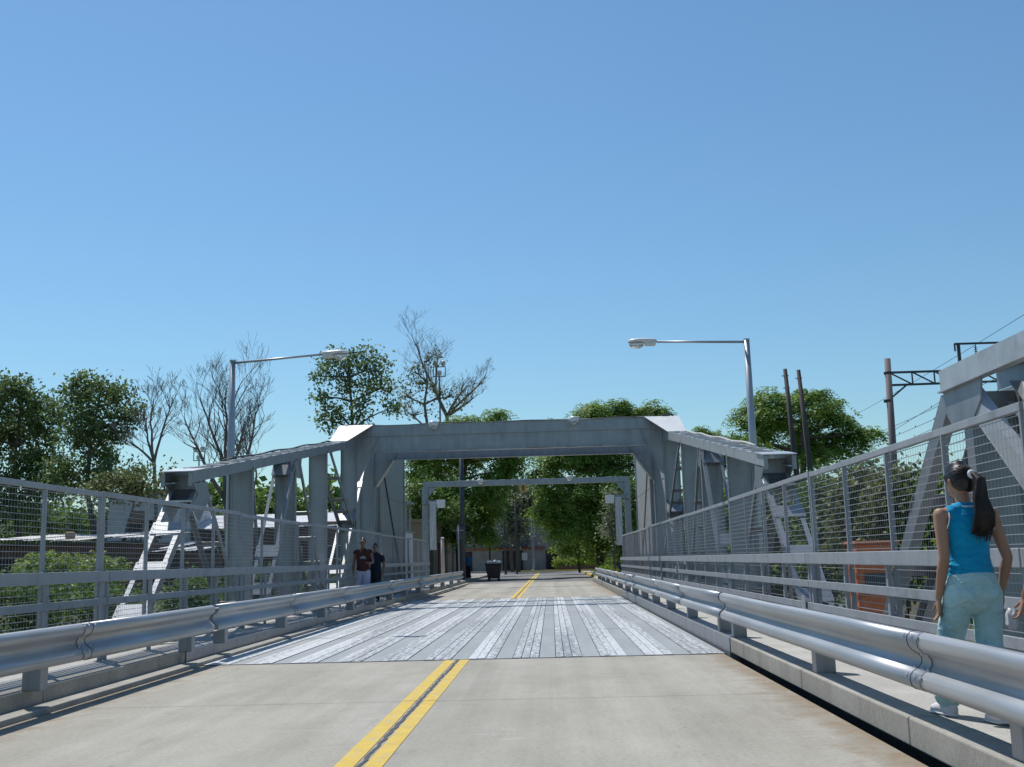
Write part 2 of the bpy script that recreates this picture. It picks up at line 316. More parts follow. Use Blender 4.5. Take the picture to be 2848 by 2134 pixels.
# worn steel bridge deck: flat plates between ribbed tread strips, scuffed pale where wheels run
for nm, tread in (('deck_plain', 0), ('deck_tread', 1)):
    mt, nt, b = new_mat(nm); L = nt.links.new
    mp = coords(nt, (3, 0.35, 1), 'World'); md = coords(nt, (14, 8.5, 1), 'World'); ml = coords(nt, (0.9, 0.10, 1), 'World'); mr = coords(nt, (22, 1.6, 1), 'World')
    n1 = N(nt, 'ShaderNodeTexNoise', Scale=1.0, Detail=7, Roughness=0.65); L(mp.outputs[0], n1.inputs['Vector'])
    n2 = N(nt, 'ShaderNodeTexNoise', Scale=1.0, Detail=4, Roughness=0.75); L(md.outputs[0], n2.inputs['Vector'])
    n3 = N(nt, 'ShaderNodeTexNoise', Scale=1.0, Detail=3, Roughness=0.5); L(ml.outputs[0], n3.inputs['Vector'])
    n4 = N(nt, 'ShaderNodeTexNoise', Scale=1.0, Detail=3, Roughness=0.6); L(mr.outputs[0], n4.inputs['Vector'])
    oi = nt.nodes.new('ShaderNodeObjectInfo')
    if tread:
        # dashes n2 + wear bands n3 + per-strip random + streak n4
        s1 = N(nt, 'ShaderNodeMath', operation='MULTIPLY_ADD'); L(n3.outputs['Fac'], s1.inputs[0]); s1.inputs[1].default_value = 0.75; n2m = N(nt, 'ShaderNodeMath', operation='MULTIPLY'); L(n2.outputs['Fac'], n2m.inputs[0]); n2m.inputs[1].default_value = 1.7; L(n2m.outputs[0], s1.inputs[2])
        s2 = N(nt, 'ShaderNodeMath', operation='MULTIPLY_ADD'); L(oi.outputs['Random'], s2.inputs[0]); s2.inputs[1].default_value = 0.13; L(s1.outputs[0], s2.inputs[2])
        s3 = N(nt, 'ShaderNodeMath', operation='MULTIPLY_ADD'); L(n4.outputs['Fac'], s3.inputs[0]); s3.inputs[1].default_value = 0.45; L(s2.outputs[0], s3.inputs[2])
        rr = ramp(nt, [(0.0, (0.15, 0.165, 0.175)), (0.30, (0.20, 0.215, 0.225)), (0.52, (0.34, 0.355, 0.365)), (0.75, (0.56, 0.58, 0.59))])
        mrng = N(nt, 'ShaderNodeMapRange'); mrng.inputs[1].default_value = 1.06; mrng.inputs[2].default_value = 1.80; L(s3.outputs[0], mrng.inputs[0]); L(mrng.outputs[0], rr.inputs[0])
    else:
        rr = ramp(nt, [(0.25, (0.26, 0.275, 0.28)), (0.55, (0.315, 0.33, 0.33)), (0.8, (0.38, 0.39, 0.39))]); L(n1.outputs['Fac'], rr.inputs[0])
    L(rr.outputs[0], b.inputs['Base Color']); b.inputs['Roughness'].default_value = 0.55; b.inputs['Metallic'].default_value = 0.0; b.inputs['Specular IOR Level'].default_value = 0.35
    bp = N(nt, 'ShaderNodeBump', Strength=0.5 if tread else 0.12, Distance=0.01); L(n2.outputs['Fac'], bp.inputs['Height']); L(bp.outputs[0], b.inputs['Normal'])

# ================================================================== SETTING
def ground_h(x, y):
    def ss(a, b, t): t = max(0.0, min(1.0, (t-a)/(b-a))); return t*t*(3-2*t)
    lo = -0.55 - 2.0*ss(11, 17, y) + 2.42*ss(40, 48, y)
    return lo
gm = MB(); xs = [-900, -300, -120] + list(range(-60, 61, 4)) + [120, 300, 900]; ys = [-300, -60, -20, -8, 0, 6] + list(range(10, 52, 2)) + [60, 80, 120, 200, 400, 1200]
vs = []
for y in ys:
    for x in xs: vs.append((x, y, ground_h(x, y) + (random.uniform(-.12, .12) if 12 < y < 44 else 0)))
nx = len(xs)
gm.add(vs, [(j*nx+i, j*nx+i+1, (j+1)*nx+i+1, (j+1)*nx+i) for j in range(len(ys)-1) for i in range(nx-1)])
tag(gm.build('ground', 'ground_earth', smooth=True), 'uneven brown earth with patches of grass under and beyond the bridge', 'ground', kind='structure')

RX = 3.46            # half width of the carriageway
Y_DECK0, Y_DECK1 = 14.42, 36.4
# concrete approach slabs: real gaps form the joints
road = tag(MB().box((-RX, -14, -0.28), (RX-0.045, 10.27, 0)).build('road', 'road_concrete', bevel=0.01), 'pale grey concrete carriageway slab of the near approach with stains', 'road', kind='structure')
MB().box((-RX, 10.285, -0.28), (RX-0.045, Y_DECK0-0.03, 0.0)).build('slab', 'road_concrete', road, bevel=0.01)
MB().box((-RX, Y_DECK1+0.03, -0.28), (RX-0.02, 47.0, 0)).build('slab', 'road_concrete', road, bevel=0.01)
MB().box((-RX, 47.015, -0.28), (RX-0.02, 61.5, 0)).build('slab', 'road_concrete', road, bevel=0.01)
MB().box((-3.5, -14, -0.33), (3.5, 61, -0.281)).build('bed', 'dark_gap', road)
# yellow centre lines with the tarred crack between them
def sheet(x0, x1, y0, y1, z, seg=1.2, wob=0.004):
    b_ = MB(); n = max(1, int((y1-y0)/seg)); L_, R_ = [], []
    for i in range(n+1):
        y = y0+(y1-y0)*i/n; L_.append((x0+random.uniform(-wob, wob), y, z)); R_.append((x1+random.uniform(-wob, wob), y, z))
    b_.add(L_+R_, [(i, n+1+i, n+2+i, i+1) for i in range(n)]); return b_
for k, (y0, y1) in enumerate(((-8, 10.27), (10.285, Y_DECK0-0.04), (Y_DECK1+.04, 46.99), (47.02, 61.45), (61.6, 100))):
    z = 0.004 if k < 4 else 0.002
    sheet(-0.235, -0.105, y0, y1, z).build('lane_line', 'yellow_paint', road); sheet(-0.035, 0.085, y0, y1, z).build('lane_line', 'yellow_paint', road)
ck = MB(); pts = []
y = -8
while y < Y_DECK0-0.05:
    pts.append((-0.07+random.uniform(-.012, .012), y, random.uniform(.011, .018))); y += random.uniform(.05, .16)
ck.add([(x-w, y, .0045) for x, y, w in pts]+[(x+w, y, .0045) for x, y, w in pts], [(i, len(pts)+i, len(pts)+i+1, i+1) for i in range(len(pts)-1)])
ck.build('crack', 'tar', road)
ck = MB(); pts = [(-0.07+random.uniform(-.012, .012), y_, random.uniform(.01, .02)) for y_ in np.arange(36.5, 61.3, .25)]
ck.add([(x-w, y, .0045) for x, y, w in pts]+[(x+w, y, .0045) for x, y, w in pts], [(i, len(pts)+i, len(pts)+i+1, i+1) for i in range(len(pts)-1)])
ck.build('crack', 'tar', road)
# asphalt street beyond, running to a T junction
ab = MB().box((-3.9, 61.52, -0.3), (3.9, 98, -0.004)).box((-40, 98.004, -0.3), (40, 112, -0.004))
street = tag(ab.build('street', 'asphalt'), 'grey asphalt street and side street beyond the bridge', 'street', kind='structure')
# steel deck of the lifting span: longitudinal plates
deck = tag(MB().box((-RX, Y_DECK0, -0.30), (RX-0.02, Y_DECK1, -0.02)).build('bridge_deck', 'dark_steel'), 'worn steel deck of the lifting span, pale scuffed strips', 'bridge deck', kind='structure')
x = -RX; k = 0
while x < RX-0.05:
    w = (0.115, 0.115, 0.13, 0.225)[k % 4]*random.uniform(.92, 1.08); x1 = min(x+w, RX-0.02); plain = k % 4 == 3
    cuts = [Y_DECK0+.005]+[Y_DECK0+5.5*q+(0 if plain else random.choice((-.9, 0, .7))) for q in (1, 2, 3)]+[Y_DECK1-.005]
    for q in range(4):
        MB().box((x+0.005, cuts[q]+random.uniform(0, .012), -0.019), (x1-0.005, cuts[q+1]-.006, random.uniform(-.001, .002) if plain else 0.008+random.uniform(-.002, .003))).build('deck_strip', 'deck_plain' if plain else 'deck_tread', deck)
    x = x1; k += 1
MB().box((-RX, Y_DECK0-0.028, -0.2), (RX-.02, Y_DECK0-0.003, 0.006)).build('joint_bar', 'dark_steel', deck)
MB().box((-RX, Y_DECK1+0.003, -0.2), (RX-.02, Y_DECK1+0.028, 0.006)).build('joint_bar', 'dark_steel', deck)

# walkways with kerbs
for s in (-1, 1):
    side = 'left' if s < 0 else 'right'
    kx = 3.50 if s > 0 else 3.70
    wk = tag(MB().box((s*(kx+0.22), -14, -0.35), (s*4.56, Y_DECK0, 0.197)).build('walkway', 'walk_concrete'), 'narrow raised concrete footway on the %s side of the bridge' % ('fence-and-orange-cabinet' if s > 0 else 'brick-house'), 'footway', kind='structure')
    MB().box((s*(kx+0.22), Y_DECK0+.02, -0.1), (s*4.56, Y_DECK1, 0.197)).build('walk_slab', 'walk_concrete', wk)
    MB().box((s*(kx+0.22), Y_DECK1+.02, -0.35), (s*4.56, 61.5, 0.197)).build('walk_slab', 'walk_concrete', wk)
    # kerb stones, each a piece
    y = -14.0
    while y < Y_DECK0-0.2:
        y1 = min(y+3.05, Y_DECK0-0.01)
        MB().box((s*kx, y+0.006, 0.014 if s > 0 else -0.30), (s*(kx+0.215), y1-0.006, 0.2)).build('kerb_stone', 'kerb_concrete', wk, bevel=0.012); y = y1
    if s > 0: MB().box((kx+0.11, -14, -0.30), (kx+0.214, Y_DECK0-0.02, 0.0135)).build('kerb_footing', 'dark_gap', wk)
    y = Y_DECK0+0.01
    while y < Y_DECK1-0.3:     # steel skirting plates on the lifting span
        y1 = min(y+1.15, Y_DECK1-0.01)
        MB().box((s*(kx-0.01), y+0.006, -0.22), (s*(kx+0.215), y1-0.006, 0.2)).build('kerb_plate', 'steel', wk, bevel=0.004); y = y1
    y = Y_DECK1+0.02
    while y < 61.2:
        y1 = min(y+3.05, 61.5)
        MB().box((s*kx, y+0.006, -0.30), (s*(kx+0.215), y1-0.006, 0.2)).build('kerb_stone', 'kerb_concrete', wk, bevel=0.012); y = y1
    if s < 0:
        MB().box((-3.475, -14, -0.25), (-3.695, 61.4, 0.05)).build('kerb_ledge', 'kerb_concrete', wk, bevel=0.01)
# abutment ledge that carries the orange cabinet and the approach truss on the right
tag(MB().box((4.565, -14, -1.2), (6.4, 16.6, 0.02)).build('abutment', 'kerb_concrete', bevel=0.02), 'concrete abutment ledge outside the fence under the orange cabinet', 'abutment', kind='structure')
tag(MB().box((-4.565, -14, -1.2), (-6.4, 16.6, 0.02)).build('abutment', 'kerb_concrete', bevel=0.02), 'concrete abutment ledge outside the fence before the low brick houses', 'abutment', kind='structure')
for s in (-1, 1):
    tag(MB().box((s*4.565, 36.6, -3.0), (s*6.6, 61.5, 0.02)).build('abutment', 'kerb_concrete', bevel=0.02), 'concrete abutment ledge under the grey counterweight housing %s' % ('before the white tin roof' if s < 0 else 'before the tall green hedge'), 'abutment', kind='structure')
# piers below the lifting span ends keep the deck off the ground
for y in (13.2, 37.0):
    tag(MB().box((-5.4, y-0.5, -3.2), (5.4, y+0.5, -0.34)).build('pier', 'kerb_concrete'), 'concrete bridge pier at the %s end of the steel deck' % ('yellow-line approach' if y < 20 else 'gantry'), 'pier', kind='structure')
# pavements of the far street
pv = MB().box((-9.5, 61.55, -0.2), (-3.95, 96.5, 0.12)).build('pavement', 'pavement', bevel=0.02); tag(pv, 'sun-dappled pavement in front of the tan building', 'pavement', kind='structure')
pv2 = MB().box((3.95, 61.55, -0.2), (10.5, 96.5, 0.12)).build('pavement', 'pavement', bevel=0.02); tag(pv2, 'shaded pavement under the big street tree', 'pavement', kind='structure')
pv3 = MB().box((-40, 112.0, -0.2), (40, 117, 0.12)).build('pavement', 'pavement', bevel=0.02); tag(pv3, 'pavement along the far side of the T junction', 'pavement', kind='structure')
for s, p in ((-1, pv), (1, pv2)):
    y = 64.0
    while y < 96:
        MB().box((s*3.90, y+0.01, -0.1), (s*4.06, y+1.0-0.01, 0.135)).build('kerb_stone', 'yellow_paint' if (s > 0 or y > 84) else 'kerb_concrete', p, bevel=0.01); y += 1.0
x = -14.0
while x < 16:
    MB().box((x+0.01, 111.9, -0.1), (x+1.19, 112.08, 0.14)).build('kerb_stone', 'yellow_paint' if x > -3 else 'kerb_concrete', pv3, bevel=0.01); x += 1.2

# ================================================================== GUARD RAILS
W_PROF = [(0.012, .752), (0.035, .764), (0.062, .757), (0.083, .735), (0.088, .705), (0.083, .675), (0.062, .648), (0.025, .625), (0.006, .60), (0.003, .580), (0.006, .56), (0.025, .535), (0.062, .512), (0.083, .487), (0.088, .458), (0.083, .430), (0.062, .408), (0.03, .399), (0.012, .408)]
RB = 3.555
def guard_rail(s, y0, y1, joints, posts, label):
    t = thing('guard_rail', label, 'guard rail', (s*3.50, y0, 0.2))
    ys_ = [y0]+list(joints)+[y1]
    for i in range(len(ys_)-1):
        a, b_ = ys_[i], ys_[i+1]; off = 0.0 if i % 2 == 0 else 0.006
        bm_ = MB(); n = len(W_PROF); nseg = max(1, int((b_-a)/1.4)); lap = 0.16 if i < len(ys_)-2 else 0.0
        cols = []
        for k in range(nseg+1):
            y = a+(b_+lap-a)*k/nseg; w = 0.004*math.sin(y*1.7+i)+0.003*math.sin(y*.6)
            cols.append([(s*(RB-d-off+w), y, z+0.003*math.sin(y*.9)) for d, z in W_PROF] + [(s*(RB-d-off+w+0.005), y, z+0.003*math.sin(y*.9)) for d, z in W_PROF[::-1]])
        vs = [p for c in cols for p in c]; n2 = 2*n
        fs = [(k*n2+j, k*n2+(j+1) % n2, (k+1)*n2+(j+1) % n2, (k+1)*n2+j) for k in range(nseg) for j in range(n2)] + [(j, j+1, n2-2-j, n2-1-j)[::-1] for j in range(n-1)] + [(nseg*n2+j, nseg*n2+j+1, nseg*n2+n2-2-j, nseg*n2+n2-1-j) for j in range(n-1)]
        if s > 0: fs = [f[::-1] for f in fs]
        be = bm_.add(vs, fs).build('beam', 'galvanised', t, smooth=True)
        if lap:
            bo = MB()
            for dy in (-0.05, 0.05, 0.20):
                for d, z in ((0.083, .735), (0.028, .625), (0.028, .535), (0.083, .487)): bo.dome((s*(RB-d-0.006), b_+dy+0.03, z), 0.016, (-s, 0, 0.45 if z in (.735, .487) else 0))
            bo.build('bolts', 'galvanised', be, kind='stuff')
            sl = MB(); sl.tube([(s*(RB-d-0.009), b_+lap+0.012*math.sin(q*.7), z) for q, (d, z) in enumerate(W_PROF)], 0.0028, 5).build('lap_edge', 'dark_steel', be)
    for y in posts:
        MB().box((s*3.556, y-0.075, 0.195), (s*3.735, y+0.075, 0.70)).build('post', 'steel', t, bevel=0.008)
    return t
for s, nm in ((1, 'girl\'s'), (-1, 'two men\'s')):
    sd_ = 'in front of the girl in turquoise' if s > 0 else 'along the left kerb ledge before the steel deck'
    guard_rail(s, -8.0, 14.9, [-2.0, 2.6, 6.95] if s > 0 else [-1.5, 5.4, 10.75], [-6.9, -2.7, 1.6, 5.80, 10.1, 14.55] if s > 0 else [-6.6, -2.4, 1.8, 6.0, 10.1, 14.3], 'long galvanised double-wave guard rail %s' % sd_)
    guard_rail(s, 15.1, 38.2, [15.3+.0, 24.2, 31.4] if False else [19.6, 24.2, 31.4], [15.75, 19.3, 22.7, 25.9, 29.0, 32.2, 35.4], 'galvanised double-wave guard rail on the steel deck beside %s' % ('the mesh fence' if s > 0 else 'the two walking men'))
    guard_rail(s, 38.5, 57.0, [44.0, 50.5], [39.2, 43.6, 47.8, 52.0, 56.2], 'galvanised double-wave guard rail past the portal, ending %s' % ('at the yellow kerb' if s > 0 else 'before the dark utility pole'))

# ================================================================== MESH FENCES
def fence(s):
    lab = 'tall grey steel mesh fence with thick handrail %s' % ('beside the girl in turquoise' if s > 0 else 'in front of the low brick houses')
    t = thing('mesh_fence', lab, 'fence', (s*4.4, 1.2, 0.2)); X = 4.4
    bounds = [1.2, 7.22, 13.24, 19.24, 25.2, 31.05, 35.3, 42.2, 48.6]
    for i in range(len(bounds)-1):
        a, b_ = bounds[i]+0.03, bounds[i+1]-0.03; dz = 0.012*((i*7) % 3-1)
        MB().box((s*(X-0.02), a, 2.185+dz), (s*(X+0.03), b_, 2.245+dz)).build('top_rail', 'fence_paint', t, bevel=0.004)
        n = max(3, round((b_-a)/1.48)); h = []
        for k in range(n+1):
            y = a+(b_-a)*k/n; w = 0.028
            MB().box((s*(X-0.02), y-w if k == n else (y if k == 0 else y-w/2), 0.24), (s*(X+0.03), y if k == n else (y+w if k == 0 else y+w/2), 2.184+dz)).build('upright', 'fence_paint', t, bevel=0.003)
        # welded mesh
        wm = []
        def wire(x0, x1, y0, y1, z0, z1): wm.append((x0, x1, y0, y1, z0, z1))
        nv = int((b_-a)/0.064)
        for k in range(1, nv):
            y = a+(b_-a)*k/nv; wire(s*X+0.0045, s*X+0.0062, y-0.0009, y+0.0009, 0.30, 2.185)
        for k in range(29):
            z = 0.30+k*0.0665; wire(s*X-0.0015, s*X+0.0042, a, b_, z-0.0028, z+0.0028)
        A = np.array(wm); x0, x1, y0, y1, z0, z1 = A.T
        def Q(*c): return np.stack([np.stack(p, -1) for p in c], 1)
        V = np.concatenate([Q((x0, y0, z0), (x0, y1, z0), (x0, y1, z1), (x0, y0, z1)), Q((x1, y0, z0), (x1, y0, z1), (x1, y1, z1), (x1, y1, z0)),
                            Q((x0, y0, z0), (x0, y0, z1), (x1, y0, z1), (x1, y0, z0)), Q((x0, y0, z1), (x0, y1, z1), (x1, y1, z1), (x1, y0, z1))])
        quads_mesh('welded_mesh', V, 'wire', t, kind='stuff')
        # handrail frame standing in front of the mesh
        xi = X-0.10
        MB().box((s*(xi-0.03), a-0.02, 1.142), (s*(xi+0.03), b_+0.02, 1.272)).build('handrail', 'fence_paint', t, bevel=0.006)
        MB().box((s*(xi-0.012), a-0.02, 0.862), (s*(xi+0.012), b_+0.02, 0.946)).build('rail', 'fence_paint', t, bevel=0.004)
        MB().box((s*(xi-0.012), a-0.02, 0.60), (s*(xi+0.012), b_+0.02, 0.682)).build('rail', 'fence_paint', t, bevel=0.004)
        MB().box((s*(xi-0.012), a-0.02, 0.34), (s*(xi+0.012), b_+0.02, 0.42)).build('rail', 'fence_paint', t, bevel=0.004)
        for k in range(n+1):
            y = a+0.04+(b_-a-0.08)*k/n
            MB().box((s*(xi+0.0125), y-0.03, 0.195), (s*(xi+0.055), y+0.03, 1.1415)).build('post', 'fence_paint', t, bevel=0.004)
    # two small blank plates tied to the lower rails
    return t
fr = fence(1); fl = fence(-1)
for y, z in ((13.45, 0.66), (20.9+6.0, 0.93)):
    MB().box((4.26, y-0.085, z-0.1), (4.272, y+0.085, z+0.1)).build('plate', 'steel_light', fr)

# ================================================================== BRIDGE TRUSSES
XI, XO = 4.70, 5.18
def chord_z(y): return 2.86+(y-17.5)*0.1455
def laced(t, s, p, q, w=0.12, name='diagonal', battens=(), bl=0.22, mat='steel', face=1, thick=0.045):
    """two parallel rails in the inner and outer truss plane joined by batten plates; p,q = (y,z)"""
    p3, q3 = Vector((0, p[0], p[1])), Vector((0, q[0], q[1])); d = (q3-p3).normalized(); nrm = Vector((0, -d.z, d.y))*face
    if nrm.z < 0: nrm = -nrm
    for X in (XI+0.02, XO-0.02):
        b_ = MB(); o = Vector((s*X, 0, 0))
        b_.bar(p3+o, q3+o, 0.014, w, nrm)                       # web of the channel
        b_.bar(p3+o+Vector((s*(0.03 if X < 5 else -0.03), 0, 0))+nrm*(w/2+0.003), q3+o+Vector((s*(0.03 if X < 5 else -0.03), 0, 0))+nrm*(w/2+0.003), 0.072, 0.012, nrm)
        r = b_.build('rail', mat, t)
    c = Vector((s*(XI+XO)/2, 0, 0)); Ln = (q3-p3).length
    for f in battens:
        m_ = p3+d*(Ln*f)+c+nrm*(w/2+0.018); b_ = MB()
        b_.bar(m_-d*bl/2, m_+d*bl/2, XO-XI+0.02, 0.012, nrm); pl_ = b_.build('batten', mat, t)
        rv = MB()
        for X in (-1, 1):
            for k in (-1, 0, 1): rv.dome(m_+Vector((X*(XO-XI)/2*0.88, 0, 0))+d*(k*bl*0.36)+nrm*0.006, 0.011, nrm)
        rv.build('rivets', mat, pl_, kind='stuff')
def post(t, s, y, zt, z0=-0.3, name='post', w=0.13):
    b_ = MB().box((s*(XI+0.012), y-0.008, z0), (s*(XO-0.012), y+0.008, zt))
    b_.box((s*XI, y-w/2, z0), (s*(XI+0.0118), y+w/2, zt)).box((s*(XO-0.0118), y-w/2, z0), (s*XO, y+w/2, zt))
    b_.box((s*(XI+0.0122), y-0.020, z0), (s*(XI+0.07), y-0.0085, zt)).box((s*(XO-0.07), y-0.020, z0), (s*(XO-0.0122), y-0.0085, zt))
    o = b_.build(name, 'steel', t)
    rv = MB(); z = 0.25
    while z < zt-0.15:
        for X in (XI+0.042, XO-0.042): rv.dome((s*X, y-0.020, z), 0.013, (0, -1, 0))
        rv.dome((s*XI, y-0.045, z), 0.011, (-s, 0, 0)); z += 0.115
    rv.build('rivets', 'steel', o, kind='stuff'); return o
def truss(s):
    t = thing('bridge_truss', 'grey riveted steel truss rising towards the portal %s' % ('behind the girl\'s mesh fence' if s > 0 else 'behind the two walking men'), 'truss', (s*4.94, 17.5, -0.3))
    # top chord: inner and outer channels in lengths, laced across the top
    seg = [17.5, 20.9, 24.2, 27.6, 29.9, 31.05]
    for i in range(5):
        a, b_ = seg[i]+0.006, seg[i+1]-0.006; za, zb = chord_z(a), chord_z(b_); hh = 0.19+0.03*(i/4)
        for X, w in ((XI, 0.014), (XO-0.014, 0.014)):
            m_ = MB(); m_.prism([(s*X, a, za-hh), (s*X, b_, zb-hh), (s*X, b_, zb), (s*X, a, za)], (s*w, 0, 0))
            xin = X+0.0145 if X == XI else X-0.075
            for dz in (-0.012, -hh+0.002): m_.prism([(s*xin, a, za+dz), (s*(xin+0.0745), a, za+dz), (s*(xin+0.0745), b_, zb+dz), (s*xin, b_, zb+dz)], (0, 0, 0.010))
            m_.build('chord_plate', 'steel_light' if s > 0 else 'steel', t)  # sunlit right side gets the paler steel, shaded left the darker
    y = 18.25; k = 0
    while y < 30.6:
        sk = 0.16*(1 if k % 2 else -1); z = chord_z(y)
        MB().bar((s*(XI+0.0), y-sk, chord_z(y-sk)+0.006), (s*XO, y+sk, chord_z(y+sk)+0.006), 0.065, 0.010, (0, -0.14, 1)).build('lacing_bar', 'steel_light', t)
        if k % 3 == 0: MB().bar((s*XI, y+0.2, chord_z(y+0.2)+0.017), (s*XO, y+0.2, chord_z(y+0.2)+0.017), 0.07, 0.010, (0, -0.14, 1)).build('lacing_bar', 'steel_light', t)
        y += 0.40; k += 1
    MB().prism([(s*(XI-0.03), 17.42, chord_z(17.42)+.004), (s*(XO+0.05), 17.42, chord_z(17.42)+.004), (s*(XO+0.05), 18.1, chord_z(18.1)+.004), (s*(XI-0.03), 18.1, chord_z(18.1)+.004)], (0, 0, 0.014)).build('cover_plate', 'steel_light', t)
    # end box below the chord: back plate and curved shelf
    MB().box((s*(XI+0.015), 17.98, 2.28), (s*(XO-0.015), 18.0, 2.84)).build('end_plate', 'steel', t)
    MB().box((s*(XO-0.02), 17.5, 2.62), (s*(XO+0.05), 17.55, 2.845)).build('end_angle', 'steel', t); MB().box((s*(XI-0.0), 17.47, 2.62), (s*(XI+0.06), 17.498, 2.845)).build('end_angle', 'steel', t)
    cs = MB(); prof = [(17.97, 2.60), (17.9, 2.50), (17.8, 2.43), (17.66, 2.385), (17.46, 2.37)]
    cs.add([(s*(XI+.016), y_, z_) for y_, z_ in prof]+[(s*(XO-.016), y_, z_) for y_, z_ in prof]+[(s*(XI+.016), y_, z_-.014) for y_, z_ in prof]+[(s*(XO-.016), y_, z_-.014) for y_, z_ in prof],
           [(i, i+1, 6+i, 5+i) for i in range(4)]+[(10+i, 15+i, 16+i, 11+i) for i in range(4)]+[(0, 5, 15, 10), (4, 14, 19, 9)])
    cs.build('shelf_plate', 'steel', t)
    MB().box((s*(XI-.01), 17.425, 2.352), (s*(XO+.01), 17.459, 2.386)).build('shelf_lip', 'steel_light', t)
    for X in (XI, XO-0.015):     # curved gussets either side of the shelf
        MB().prism([(s*X, 17.55, 2.66), (s*X, 18.3, 2.75), (s*X, 18.4, 2.45), (s*X, 17.9, 2.05), (s*X, 17.5, 2.28), (s*X, 17.42, 2.37), (s*X, 17.66, 2.41), (s*X, 17.80, 2.5)], (s*0.0148, 0, 0)).build('gusset', 'steel', t)
    # diagonals
    laced(t, s, (15.02, -0.05), (17.80, 2.52), 0.13, battens=(0.26, 0.50, 0.745, ), bl=0.27)
    laced(t, s, (20.95, 0.0), (18.15, 2.75), 0.10, battens=(0.2, 0.4, 0.6), bl=0.12)
    laced(t, s, (22.1, -0.05), (24.72, 3.68), 0.13, battens=(0.22, 0.43, 0.93), bl=0.30)
    laced(t, s, (28.35, 0.0), (25.15, 3.78), 0.10, battens=(0.18, 0.34, 0.5, 0.66), bl=0.12)
    laced(t, s, (29.3, -0.1), (34.75, 4.75), 0.15, battens=(0.14, 0.24, 0.55, 0.78), bl=0.32)
    laced(t, s, (35.9, 0.3), (28.9, 4.25), 0.11, battens=(0.25, 0.4, 0.55, 0.62, 0.70, 0.84), bl=0.16)
    for y in (21.15, 24.75, 28.25): post(t, s, y, chord_z(y)-0.17)
    for y in (24.9,):           # gussets at the top joints
        for X in (XI+0.0285, XO-0.041):
            MB().prism([(s*X, y-0.55, chord_z(y-.55)-0.2), (s*X, y+0.55, chord_z(y+.55)-0.2), (s*X, y+0.40, chord_z(y)-0.62), (s*X, y-0.40, chord_z(y)-0.62)], (s*0.0125, 0, 0)).build('gusset', 'steel', t)
    # bottom chord and low joint plates
    for X in (XI, XO-0.02): MB().box((s*X, 14.7, -0.34), (s*(X+0.02), 36.6, 0.02)).build('bottom_chord', 'steel', t)
    MB().box((s*(XI+.03), 14.72, -0.345), (s*(XO-.03), 36.6, -0.36)).build('bottom_plate', 'steel', t)
    for y in (15.1, 21.3, 28.6):
        for X in (XI-0.0005-0.012, XO+0.0005): MB().prism([(s*X, y-0.5, -0.2), (s*X, y+0.9, -0.2), (s*X, y+0.8, 0.35), (s*X, y+0.2, 0.55), (s*X, y-0.3, 0.4)], (s*0.0115, 0, 0)).build('gusset', 'steel', t)
    # service cable strung along the outer top edge
    cp = [(s*(XO-0.01), y_, chord_z(y_)+0.03+0.015*math.sin(y_*2.1)) for y_ in np.arange(20.5, 30.6, .5)] + [(s*(XO+0.0), 31.2, chord_z(30.6)+0.10), (s*5.12, 31.9, 5.12), (s*5.0, 32.4, 5.42), (s*4.95, 32.6, 5.53)]
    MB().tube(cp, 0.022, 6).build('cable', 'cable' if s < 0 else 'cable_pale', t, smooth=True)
    return t
tl = truss(-1); tr = truss(1)

